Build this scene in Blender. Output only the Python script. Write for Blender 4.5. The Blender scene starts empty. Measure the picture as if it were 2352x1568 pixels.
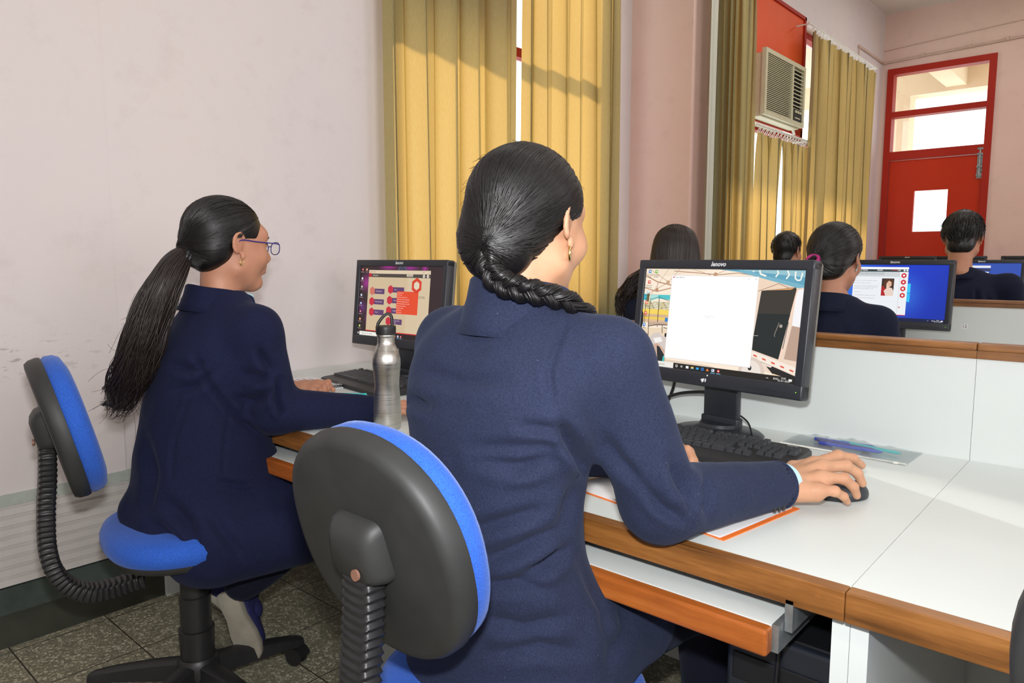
import bpy, math, random
import numpy as np
from mathutils import Vector, Matrix, Euler

random.seed(7)
rng = np.random.default_rng(7)
C = bpy.context.scene.collection
SC = bpy.context.scene
R = math.radians

# ------------------------------------------------------------------ camera
cam_d = bpy.data.cameras.new('camera')
cam_d.sensor_width = 36.0
cam_d.lens = 1661.0 * 36.0 / 2352.0
cam_d.clip_start = 0.02
cam_d.clip_end = 200
cam = bpy.data.objects.new('camera', cam_d)
cam.location = (0, 0, 1.2)
cam.rotation_euler = (R(90 - 6.44), 0, R(41.56))
C.objects.link(cam)
SC.camera = cam

# ------------------------------------------------------------------ view, sky, sun, lamps
SC.view_settings.view_transform = 'Standard'
SC.view_settings.look = 'None'
SC.view_settings.gamma = 1.0
SC.view_settings.use_curve_mapping = False
SC.view_settings.exposure = 0.0

world = bpy.data.worlds.new('sky')
SC.world = world
world.use_nodes = True
wn = world.node_tree.nodes
wn['Background'].inputs['Color'].default_value = (0.93, 0.97, 1.0, 1)
wn['Background'].inputs['Strength'].default_value = 2.6


def lamp(name, kind, loc, energy, color=(1, 1, 1), size=None, size_y=None, direction=None, angle=None):
    d = bpy.data.lights.new(name, kind)
    d.energy = energy
    d.color = color
    if kind == 'AREA':
        d.shape = 'RECTANGLE'
        d.size = size
        d.size_y = size_y or size
    if kind == 'SUN':
        d.angle = angle or R(0.6)
    o = bpy.data.objects.new(name, d)
    o.location = loc
    if direction is not None:
        o.rotation_euler = Vector(direction).to_track_quat('-Z', 'Y').to_euler()
    C.objects.link(o)
    return o


lamp('sun_light', 'SUN', (-8, 3, 8), 6.8, (1.0, 0.94, 0.84), direction=(0.70, -0.42, -0.56), angle=R(3))
# the flash gun mounted on the photographer's camera
lamp('camera_flash', 'AREA', (-0.02, 0.02, 1.33), 25.0, (0.985, 0.99, 1.0), size=0.07, size_y=0.04,
     direction=(-math.sin(R(41.56)), math.cos(R(41.56)), -0.06))
# ceiling light battens
for _x in (-0.9, 1.3):
    for _y in (-1.2, 1.6, 4.4, 7.0):
        lamp('tube_light', 'AREA', (_x, _y, 3.6), 8.0 if _y < 3 else 13.0, (1.0, 0.975, 0.945), size=1.3, size_y=0.35, direction=(0, 0, -1))


# fill lights added at the blank right-hand and back walls, to brighten the room
lamp('side_fill_light', 'AREA', (3.1, 0.6, 1.9), 56.0, (0.97, 0.985, 1.0), size=2.6, size_y=1.5, direction=(-1, 0, -0.03))
lamp('side_fill_light', 'AREA', (3.1, 5.0, 1.9), 40.0, (0.97, 0.985, 1.0), size=2.6, size_y=1.5, direction=(-1, 0, -0.03))
lamp('rear_fill_light', 'AREA', (0.8, -2.5, 1.9), 18.0, (0.98, 0.99, 1.0), size=2.4, size_y=1.4, direction=(-0.25, 1, -0.05))


# ------------------------------------------------------------------ materials
def lin(c):
    c = [x / 255.0 for x in c]
    return tuple((x / 12.92 if x <= 0.04045 else ((x + 0.055) / 1.055) ** 2.4) for x in c)


class NT:
    def __init__(self, name):
        self.m = bpy.data.materials.new(name)
        self.m.use_nodes = True
        self.t = self.m.node_tree
        self.b = self.t.nodes['Principled BSDF']

    def n(self, typ, **kw):
        nd = self.t.nodes.new('ShaderNode' + typ)
        for k, v in kw.items():
            if k.startswith('i_'):
                key = k[2:].replace('_', ' ')
                nd.inputs[key].default_value = v
            else:
                setattr(nd, k, v)
        return nd

    def l(self, a, b):
        self.t.links.new(a, b)

    def coord(self, scale=(1, 1, 1), which='Object', rot=(0, 0, 0)):
        tc = self.n('TexCoord')
        mp = self.n('Mapping')
        mp.inputs['Scale'].default_value = scale
        mp.inputs['Rotation'].default_value = rot
        self.l(tc.outputs[which], mp.inputs['Vector'])
        return mp.outputs['Vector']

    def noise(self, vec, scale, detail=4, rough=0.55):
        nz = self.n('TexNoise')
        nz.inputs['Scale'].default_value = scale
        nz.inputs['Detail'].default_value = detail
        nz.inputs['Roughness'].default_value = rough
        self.l(vec, nz.inputs['Vector'])
        return nz.outputs['Fac']

    def ramp(self, fac, stops):
        r = self.n('ValToRGB')
        e = r.color_ramp.elements
        e[0].position, e[0].color = stops[0][0], (*stops[0][1], 1)
        e[1].position, e[1].color = stops[-1][0], (*stops[-1][1], 1)
        for p, c in stops[1:-1]:
            q = e.new(p)
            q.color = (*c, 1)
        self.l(fac, r.inputs['Fac'])
        return r.outputs['Color']

    def mix(self, fac, a, b, mode='MIX'):
        m = self.n('Mix', data_type='RGBA', blend_type=mode)
        for i, v in ((0, fac), (6, a), (7, b)):
            if hasattr(v, 'default_value') or isinstance(v, bpy.types.NodeSocket):
                self.l(v, m.inputs[i])
            else:
                m.inputs[i].default_value = v if i == 0 else (*v[:3], 1)
        return m.outputs[2]

    def math(self, op, a, b=0.0, clamp=False):
        m = self.n('Math', operation=op)
        m.use_clamp = clamp
        for i, v in ((0, a), (1, b)):
            if isinstance(v, bpy.types.NodeSocket):
                self.l(v, m.inputs[i])
            else:
                m.inputs[i].default_value = v
        return m.outputs[0]

    def bump(self, h, strength=0.2, dist=0.002):
        b = self.n('Bump')
        b.inputs['Strength'].default_value = strength
        b.inputs['Distance'].default_value = dist
        self.l(h, b.inputs['Height'])
        self.l(b.outputs['Normal'], self.b.inputs['Normal'])

    def set(self, **kw):
        names = dict(color='Base Color', rough='Roughness', metal='Metallic', spec='Specular IOR Level',
                     trans='Transmission Weight', ior='IOR', sheen='Sheen Weight', coat='Coat Weight',
                     aniso='Anisotropic', alpha='Alpha', sss='Subsurface Weight')
        for k, v in kw.items():
            s = self.b.inputs[names[k]]
            if isinstance(v, bpy.types.NodeSocket):
                self.l(v, s)
            elif k == 'color':
                s.default_value = (*v, 1)
            else:
                s.default_value = v
        return self


def plain(name, rgb, rough=0.5, metal=0.0, var=0.08, scale=30, bump=0.0, spec=0.5):
    """a plain surface with slight wear-like variation"""
    t = NT(name)
    c = lin(rgb)
    v = t.coord()
    f = t.noise(v, scale, 5)
    t.set(color=t.ramp(f, [(0.3, tuple(x * (1 - var) for x in c)), (0.7, tuple(min(1, x * (1 + var)) for x in c))]),
          rough=rough, metal=metal, spec=spec)
    if bump:
        t.bump(t.noise(v, scale * 8, 3), bump, 0.001)
    return t.m


def paint_mat(name, rgb, rgb2, blot=0.5):
    t = NT(name)
    v = t.coord()
    a = t.noise(v, 0.9, 4)
    b = t.noise(v, 9, 6, 0.65)
    base = t.ramp(a, [(0.35, lin(rgb)), (0.68, lin(rgb2))])
    dirt = t.ramp(b, [(0.55, (1, 1, 1)), (0.83, (0.80, 0.77, 0.76))])
    col = t.mix(blot, base, dirt, 'MULTIPLY')
    if name == 'wall_light_paint':      # dark rubbed scuff marks on the left wall, behind the chairs
        sp = t.n('SeparateXYZ')
        t.l(v, sp.inputs[0])
        my = t.math('SUBTRACT', 1.0, t.math('ABSOLUTE', t.math('MULTIPLY', t.math('SUBTRACT', sp.outputs[1], 0.62), 2.6)), clamp=True)
        mz = t.math('SUBTRACT', 1.0, t.math('ABSOLUTE', t.math('MULTIPLY', t.math('SUBTRACT', sp.outputs[2], 0.90), 9.0)), clamp=True)
        lnz = t.noise(t.coord(scale=(1, 5, 22)), 3.0, 6, 0.7)
        mk = t.math('MULTIPLY', t.math('MULTIPLY', my, mz), t.math('GREATER_THAN', lnz, 0.60))
        col = t.mix(t.math('MULTIPLY', mk, 0.6), col, (0.25, 0.23, 0.23))
    # fine scuffs
    sv = t.coord(scale=(6, 6, 18))
    s = t.noise(sv, 3.2, 8, 0.75)
    col = t.mix(0.5, col, t.ramp(s, [(0.66, (1, 1, 1)), (0.76, (0.72, 0.69, 0.68))]), 'MULTIPLY')
    t.set(color=col, rough=0.55, spec=0.3)
    t.bump(t.noise(v, 60, 4), 0.12, 0.002)
    return t.m


M = {}
M['wall_light'] = paint_mat('wall_light_paint', (219, 211, 212), (223, 214, 211))
M['wall_pink'] = paint_mat('wall_pink_paint', (222, 188, 178), (226, 198, 184))
M['ceiling'] = plain('ceiling_paint', (225, 220, 212), 0.8, var=0.03, scale=4)


def terrazzo():
    t = NT('terrazzo_tiles')
    v = t.coord()
    vo = t.n('TexVoronoi')
    vo.inputs['Scale'].default_value = 95
    t.l(v, vo.inputs['Vector'])
    cell = t.n('SeparateColor')
    t.l(vo.outputs['Color'], cell.inputs[0])
    chip = t.ramp(cell.outputs[0], [(0.0, lin((132, 129, 110))), (0.5, lin((162, 158, 136))), (0.72, lin((190, 185, 162))),
                                    (1.0, lin((202, 195, 173)))])
    edge = t.n('TexVoronoi', feature='DISTANCE_TO_EDGE')
    edge.inputs['Scale'].default_value = 95
    t.l(v, edge.inputs['Vector'])
    em = t.ramp(edge.outputs['Distance'], [(0.02, (0.0, 0.0, 0.0)), (0.14, (1, 1, 1))])
    col = t.mix(em, lin((120, 117, 98)), chip)
    col = t.mix(0.35, col, t.ramp(t.noise(v, 2.5, 5), [(0.3, (0.62, 0.60, 0.55)), (0.7, (1, 1, 1))]), 'MULTIPLY')
    sx = t.n('SeparateXYZ')
    t.l(v, sx.inputs[0])
    lines = []
    for ax, off in ((0, 0.15), (1, 0.07)):
        a = t.math('ADD', sx.outputs[ax], 20 + off)
        fr = t.math('FRACT', t.math('DIVIDE', a, 0.275))
        d = t.math('ABSOLUTE', t.math('SUBTRACT', fr, 0.5))
        lines.append(t.math('GREATER_THAN', d, 0.492))
    ln = t.math('MAXIMUM', lines[0], lines[1])
    col = t.mix(ln, col, lin((62, 58, 50)))
    t.set(color=col, rough=0.35, spec=0.5)
    return t.m


M['floor'] = terrazzo()


def wood(name, c1, c2, c3, axis='X', rough=0.35):
    t = NT(name)
    sc = {'X': (1.6, 22, 22), 'Y': (22, 1.6, 22), 'Z': (22, 22, 1.6)}[axis]
    v = t.coord(scale=sc)
    a = t.noise(v, 2.2, 7, 0.65)
    col = t.ramp(a, [(0.28, lin(c1)), (0.5, lin(c2)), (0.72, lin(c3))])
    v2 = t.coord()
    d = t.ramp(t.noise(v2, 34, 3), [(0.70, (1, 1, 1)), (0.76, (1.35, 1.3, 1.25))])
    col = t.mix(0.6, col, t.ramp(t.noise(v2, 7, 4), [(0.35, (0.66, 0.62, 0.6)), (0.6, (1, 1, 1))]), 'MULTIPLY')
    col = t.mix(0.5, col, d, 'MULTIPLY')
    t.set(color=col, rough=rough, spec=0.5)
    t.bump(a, 0.08, 0.001)
    return t.m


M['wood'] = wood('varnished_edge_wood', (86, 54, 24), (134, 86, 40), (166, 112, 58))
M['wood_orange'] = wood('orange_tray_wood', (138, 72, 26), (168, 92, 36), (186, 110, 50))
M['wood_red'] = wood('red_brown_wood', (98, 60, 34), (138, 92, 54), (162, 114, 70))
M['laminate'] = plain('white_laminate', (214, 220, 218), 0.42, var=0.015, scale=5, spec=0.35)
M['laminate_edge'] = plain('grey_board', (150, 148, 140), 0.7)
M['dark_board'] = plain('dark_underside', (48, 42, 38), 0.7)
M['red_paint'] = paint_mat('red_oxide_paint', (182, 40, 4), (190, 46, 6), 0.3)
M['red_dark'] = paint_mat('red_frame_paint', (160, 30, 12), (170, 36, 14), 0.3)
M['orange_panel'] = paint_mat('orange_red_panel_paint', (216, 76, 30), (226, 92, 40), 0.2)
M['black_plastic'] = plain('black_plastic', (34, 34, 36), 0.42, var=0.15, scale=60, bump=0.05)
M['black_rough'] = plain('black_shell_plastic', (42, 43, 43), 0.55, var=0.18, scale=14, bump=0.1)
M['bezel'] = plain('bezel_plastic', (40, 43, 50), 0.38, var=0.06, scale=80)
M['bezel_grey'] = plain('monitor_rear_plastic', (110, 108, 100), 0.5)
M['key'] = plain('key_plastic', (54, 56, 60), 0.4, var=0.12, scale=90)
M['legend'] = plain('key_legend', (190, 190, 190), 0.6)
M['steel'] = None
M['galv'] = plain('galvanised_steel', (150, 156, 158), 0.38, 0.75, var=0.25, scale=35)
M['chrome'] = plain('chrome', (200, 200, 200), 0.2, 1.0)
M['gold'] = plain('gold_metal', (235, 205, 140), 0.22, 1.0)
M['white_plastic'] = plain('white_plastic', (225, 224, 215), 0.4)
M['cream_plastic'] = plain('cream_plastic', (196, 192, 160), 0.45, var=0.05)
M['dark_slot'] = plain('dark_slot', (28, 32, 26), 0.7)
M['paper'] = plain('paper', (238, 238, 240), 0.8, var=0.02)
M['orange_card'] = plain('orange_cover', (232, 118, 42), 0.5)
M['skirt_top'] = plain('grey_green_paint', (178, 186, 178), 0.5)
M['skirt_cream'] = plain('cream_fluted_metal', (205, 200, 196), 0.4, var=0.06, scale=10)
M['skirt_dark'] = plain('dark_green_marble', (70, 80, 76), 0.35, var=0.3, scale=9)
M['skirt_darker'] = plain('dark_green_stone', (58, 60, 52), 0.4, var=0.25, scale=9)
M['silver_paint'] = plain('silver_paint', (120, 122, 124), 0.35, 0.7, var=0.3, scale=18, bump=0.4)
M['cable'] = plain('black_cable', (22, 22, 24), 0.4)
M['teal'] = plain('turquoise_plastic', (60, 196, 196), 0.35)
M['purple'] = plain('violet_plastic', (40, 30, 120), 0.3)
M['magenta'] = plain('magenta_elastic', (178, 40, 120), 0.6)
M['shirt'] = plain('pale_blue_cotton', (176, 214, 226), 0.8, var=0.03)
M['sole'] = plain('grey_rubber_sole', (158, 152, 138), 0.7, var=0.1, scale=25)
M['shoe'] = plain('dark_blue_canvas', (30, 32, 82), 0.85, var=0.2, scale=50, bump=0.3)
M['blue_lens'] = plain('blue_plastic', (20, 60, 190), 0.3)
M['conduit'] = plain('painted_conduit', (202, 176, 160), 0.5)
M['cream_wall'] = plain('corridor_paint', (226, 214, 190), 0.8, var=0.03, scale=3)
M['tower'] = plain('computer_case', (20, 21, 25), 0.4, var=0.1)
M['tower2'] = plain('computer_front', (30, 34, 42), 0.35, var=0.1)


def steel():
    t = NT('brushed_steel')
    v = t.coord(scale=(1, 1, 60))
    a = t.noise(v, 14, 4)
    t.set(color=t.ramp(a, [(0.3, (0.50, 0.49, 0.46)), (0.7, (0.66, 0.65, 0.61))]), metal=1.0,
          rough=t.ramp(a, [(0.3, (0.26,) * 3), (0.7, (0.36,) * 3)]))
    t.b.inputs['Anisotropic'].default_value = 0.6
    return t.m


M['steel'] = steel()


def cloth(name, rgb, speck=0.0, scale=420, sheen=0.06):
    t = NT(name)
    c = lin(rgb)
    v = t.coord()
    f = t.noise(v, scale, 3)
    col = t.ramp(f, [(0.3, tuple(x * 0.72 for x in c)), (0.7, tuple(x * 1.3 for x in c))])
    g = t.noise(v, 6, 4)
    col = t.mix(0.5, col, t.ramp(g, [(0.3, (0.8, 0.8, 0.8)), (0.7, (1.15, 1.15, 1.15))]), 'MULTIPLY')
    if speck:
        s = t.noise(v, 260, 1)
        col = t.mix(t.ramp(s, [(0.78, (0, 0, 0)), (0.82, (speck,) * 3)]), col, (0.25, 0.3, 0.42))
    t.set(color=col, rough=0.92, spec=0.15)
    t.b.inputs['Sheen Weight'].default_value = sheen
    t.b.inputs['Sheen Roughness'].default_value = 0.5
    t.b.inputs['Sheen Tint'].default_value = (0.5, 0.6, 0.9, 1)
    t.bump(f, 0.35, 0.0006)
    return t.m


M['jacket'] = cloth('navy_wool', (38, 44, 66), 0.30)
M['jacket_b'] = cloth('navy_suiting', (25, 29, 56), 0.0, sheen=0.05)
M['jacket_c'] = cloth('dark_navy_suiting', (24, 28, 46), 0.0)
M['trouser'] = cloth('dark_trouser_cloth', (22, 23, 38), 0.0)
M['blue_fabric'] = cloth('blue_chair_fabric', (44, 88, 180), 0.0, 500, 0.3)


def skin(name, rgb):
    t = NT(name)
    c = lin(rgb)
    v = t.coord()
    a = t.noise(v, 25, 4)
    at = t.n('Attribute')
    at.attribute_name = 'tint'
    col = t.ramp(a, [(0.3, tuple(x * q for x, q in zip(c, (0.92, 0.86, 0.84)))), (0.7, tuple(min(1, x * 1.05) for x in c))])
    col = t.mix(at.outputs['Fac'], col, lin((170, 80, 72)))
    t.set(color=col, rough=0.5, spec=0.4)
    t.b.inputs['Subsurface Weight'].default_value = 0.12
    t.b.inputs['Subsurface Radius'].default_value = (0.012, 0.004, 0.002)
    t.b.inputs['Subsurface Scale'].default_value = 1.0
    t.bump(t.noise(v, 350, 2), 0.08, 0.0006)
    return t.m


M['skin'] = skin('skin', (192, 147, 116))
M['skin_b'] = skin('skin_tan', (186, 134, 108))


def hairmat(name, rgb, rough=0.33):
    t = NT(name)
    c = lin(rgb)
    v = t.coord()
    f = t.noise(v, 180, 2)
    t.set(color=t.ramp(f, [(0.3, tuple(x * 0.6 for x in c)), (0.7, tuple(x * 1.5 for x in c))]), rough=rough, spec=0.5)
    return t.m


M['hair'] = hairmat('black_hair', (14, 12, 13), 0.40)
M['hair_brown'] = hairmat('brown_black_hair', (36, 27, 24), 0.4)


def curtain_mat():
    t = NT('curtain_cloth')
    out = t.t.nodes['Material Output']
    v = t.coord()
    f = t.noise(t.coord(scale=(1, 1, 0.15)), 260, 2)
    dc = t.ramp(f, [(0.3, lin((126, 130, 92))), (0.7, lin((146, 148, 108)))])
    d = t.n('BsdfDiffuse')
    t.l(dc, d.inputs['Color'])
    tr = t.n('BsdfTranslucent')
    tr.inputs['Color'].default_value = (0.60, 0.335, 0.085, 1)
    g = t.n('BsdfGlossy')
    g.inputs['Roughness'].default_value = 0.5
    g.inputs['Color'].default_value = (0.75, 0.8, 0.6, 1)
    m = t.n('MixShader')
    m.inputs[0].default_value = 0.45
    t.l(d.outputs[0], m.inputs[1])
    t.l(tr.outputs[0], m.inputs[2])
    m2 = t.n('MixShader')
    m2.inputs[0].default_value = 0.06
    t.l(m.outputs[0], m2.inputs[1])
    t.l(g.outputs[0], m2.inputs[2])
    t.l(m2.outputs[0], out.inputs['Surface'])
    return t.m


M['curtain'] = curtain_mat()


def lining_mat():
    t = NT('pale_curtain_lining')
    out = t.t.nodes['Material Output']
    d = t.n('BsdfDiffuse')
    d.inputs['Color'].default_value = (*lin((205, 206, 192)), 1)
    tr = t.n('BsdfTranslucent')
    tr.inputs['Color'].default_value = (0.4, 0.4, 0.36, 1)
    m = t.n('MixShader')
    m.inputs[0].default_value = 0.15
    t.l(d.outputs[0], m.inputs[1])
    t.l(tr.outputs[0], m.inputs[2])
    t.l(m.outputs[0], out.inputs['Surface'])
    return t.m


M['lining'] = lining_mat()


def glass_mat(name='window_glass', tint=(0.96, 0.98, 0.97), refl=0.06, rough=0.02):
    t = NT(name)
    out = t.t.nodes['Material Output']
    a = t.n('BsdfTransparent')
    a.inputs['Color'].default_value = (*tint, 1)
    g = t.n('BsdfGlossy')
    g.inputs['Roughness'].default_value = rough
    m = t.n('MixShader')
    m.inputs[0].default_value = refl
    t.l(a.outputs[0], m.inputs[1])
    t.l(g.outputs[0], m.inputs[2])
    t.l(m.outputs[0], out.inputs['Surface'])
    return t.m


M['glass'] = glass_mat()
M['pouch'] = glass_mat('clear_plastic_film', (0.90, 0.92, 0.93), 0.22, 0.16)


def screen_mat(name, strength=1.0):
    t = NT(name)
    at = t.n('Attribute')
    at.attribute_name = 'ink'
    t.set(color=(0.01, 0.01, 0.01), rough=0.35, spec=0.3)
    t.l(at.outputs['Color'], t.b.inputs['Emission Color'])
    t.b.inputs['Emission Strength'].default_value = strength
    return t.m


M['screen'] = screen_mat('lit_screen', 1.0)


def emit(name, rgb, s):
    t = NT(name)
    t.set(color=(0.01, 0.01, 0.01))
    t.b.inputs['Emission Color'].default_value = (*lin(rgb), 1)
    t.b.inputs['Emission Strength'].default_value = s
    return t.m


M['rusty'] = plain('rusty_screw', (128, 92, 76), 0.5)
M['led'] = emit('green_led', (150, 255, 40), 1.2)
M['screen_off'] = plain('dark_screen', (22, 18, 20), 0.25)


# ------------------------------------------------------------------ mesh helpers
class MB:
    """collects shapes into one mesh"""

    def __init__(self):
        self.v, self.f, self.n = [], [], 0

    def add(self, verts, faces):
        k = self.n
        verts = np.asarray(verts, float)
        self.v.append(verts)
        self.f.extend([tuple(i + k for i in f) for f in faces])
        self.n += len(verts)
        return self

    def box(self, lo, hi, bevel=0.0):
        (x0, y0, z0), (x1, y1, z1) = lo, hi
        if bevel <= 0:
            v = [(x, y, z) for z in (z0, z1) for y in (y0, y1) for x in (x0, x1)]
            f = [(0, 2, 3, 1), (4, 5, 7, 6), (0, 1, 5, 4), (2, 6, 7, 3), (0, 4, 6, 2), (1, 3, 7, 5)]
            return self.add(v, f)
        b = min(bevel, (x1 - x0) / 2.01, (y1 - y0) / 2.01, (z1 - z0) / 2.01)
        import bmesh
        bm = bmesh.new()
        bmesh.ops.create_cube(bm, size=1)
        for q in bm.verts:
            q.co = Vector((x0 + (q.co.x + .5) * (x1 - x0), y0 + (q.co.y + .5) * (y1 - y0), z0 + (q.co.z + .5) * (z1 - z0)))
        bmesh.ops.bevel(bm, geom=bm.edges[:], offset=b, segments=3, affect='EDGES', profile=0.5)
        bm.verts.ensure_lookup_table()
        v = [tuple(q.co) for q in bm.verts]
        f = [tuple(w.index for w in g.verts) for g in bm.faces]
        bm.free()
        return self.add(v, f)

    def lathe(self, prof, centre=(0, 0, 0), seg=40, axis='Z', cap=True):
        v, f = [], []
        for r, z in prof:
            for i in range(seg):
                a = 2 * math.pi * i / seg
                p = (r * math.cos(a), r * math.sin(a), z)
                if axis == 'X':
                    p = (p[2], p[0], p[1])
                elif axis == 'Y':
                    p = (p[1], p[2], p[0])
                v.append((p[0] + centre[0], p[1] + centre[1], p[2] + centre[2]))
        n = len(prof)
        for j in range(n - 1):
            for i in range(seg):
                a, b = j * seg + i, j * seg + (i + 1) % seg
                f.append((a, b, b + seg, a + seg))
        if cap:
            f.append(tuple(range(seg))[::-1])
            f.append(tuple((n - 1) * seg + i for i in range(seg)))
        return self.add(v, f)

    def tube(self, pts, rad, seg=8, cap=True, flat=None):
        pts = np.asarray(pts, float)
        n = len(pts)
        rad = np.broadcast_to(np.asarray(rad, float), (n,))
        tan = np.gradient(pts, axis=0)
        tan /= np.linalg.norm(tan, axis=1)[:, None] + 1e-12
        up = np.array([0, 0, 1.0])
        if abs(tan[0] @ up) > 0.9:
            up = np.array([0, 1.0, 0])
        u = np.cross(tan[0], up)
        u /= np.linalg.norm(u)
        ang = np.arange(seg) * 2 * math.pi / seg
        V = []
        for i in range(n):
            u = u - tan[i] * (u @ tan[i])
            u /= np.linalg.norm(u) + 1e-12
            w = np.cross(tan[i], u)
            k = 1.0 if flat is None else flat
            V.append(pts[i] + rad[i] * (np.cos(ang)[:, None] * u + k * np.sin(ang)[:, None] * w))
        V = np.concatenate(V)
        F = []
        for j in range(n - 1):
            for i in range(seg):
                a, b = j * seg + i, j * seg + (i + 1) % seg
                F.append((a, b, b + seg, a + seg))
        if cap:
            F.append(tuple(range(seg))[::-1])
            F.append(tuple((n - 1) * seg + i for i in range(seg)))
        return self.add(V, F)

    def prism(self, outline, lo, hi, axis='Z'):
        """outline: 2-D points; extruded along axis"""
        n = len(outline)
        v = []
        for h in (lo, hi):
            for a, b in outline:
                v.append({'Z': (a, b, h), 'Y': (a, h, b), 'X': (h, a, b)}[axis])
        f = [tuple(range(n))[::-1], tuple(range(n, 2 * n))]
        f += [(i, (i + 1) % n, n + (i + 1) % n, n + i) for i in range(n)]
        return self.add(v, f)

    def xform(self, mat):
        V = np.concatenate(self.v)
        m = np.array(mat)
        self.v = [V @ m[:3, :3].T + m[:3, 3]]
        return self

    def mesh(self, name, mat=None, smooth=False, sharp=35):
        me = bpy.data.meshes.new(name)
        V = np.concatenate(self.v) if self.v else np.zeros((0, 3))
        me.from_pydata(V.tolist(), [], self.f)
        me.update()
        if mat:
            me.materials.append(mat)
        if smooth:
            me.polygons.foreach_set('use_smooth', [True] * len(me.polygons))
            if sharp:
                me.set_sharp_from_angle(angle=R(sharp))
        return me

    def build(self, name, mat, parent=None, smooth=False, sharp=35, loc=None, rot=None):
        o = bpy.data.objects.new(name, self.mesh(name, mat, smooth, sharp))
        C.objects.link(o)
        if parent is not None:
            o.parent = parent
        if loc is not None:
            o.location = loc
        if rot is not None:
            o.rotation_euler = rot
        return o


def tag(o, label, cat, group=None, kind=None):
    if label:
        o['label'] = label
    if cat:
        o['category'] = cat
    if group:
        o['group'] = group
    if kind:
        o['kind'] = kind
    return o


def empty(name, loc=(0, 0, 0), rz=0.0, label=None, cat=None, group=None):
    o = bpy.data.objects.new(name, None)
    o.empty_display_size = 0.05
    o.location = loc
    o.rotation_euler = (0, 0, rz)
    C.objects.link(o)
    return tag(o, label, cat, group)


def kids(o):
    return [c for c in C.objects if c.parent == o]


def copy_tree(o, parent=None):
    c = o.copy()
    C.objects.link(c)
    if parent is not None:
        c.parent = parent
    for ch in kids(o):
        copy_tree(ch, c)
    return c


def struct(o):
    o['kind'] = 'structure'
    return o


# text as triangles in 2-D
def text2d(s, size=1.0, shear=0.0, bold=0.0, align='CENTER'):
    cu = bpy.data.curves.new('t', 'FONT')
    cu.body = s
    cu.size = size
    cu.shear = shear
    cu.offset = bold
    cu.align_x = align
    cu.align_y = 'CENTER'
    cu.resolution_u = 3
    o = bpy.data.objects.new('t', cu)
    C.objects.link(o)
    dg = bpy.context.evaluated_depsgraph_get()
    me = o.evaluated_get(dg).to_mesh()
    V = [(v.co.x, v.co.y) for v in me.vertices]
    F = [tuple(p.vertices) for p in me.polygons]
    o.evaluated_get(dg).to_mesh_clear()
    bpy.data.objects.remove(o)
    bpy.data.curves.remove(cu)
    return V, F


# ------------------------------------------------------------------ implicit surfaces
def smin(a, b, k):
    if k <= 0:
        return np.minimum(a, b)
    h = np.clip(k - np.abs(a - b), 0, None) / k
    return np.minimum(a, b) - h * h * k * 0.25


def smax(a, b, k):
    return -smin(-a, -b, k)


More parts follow.
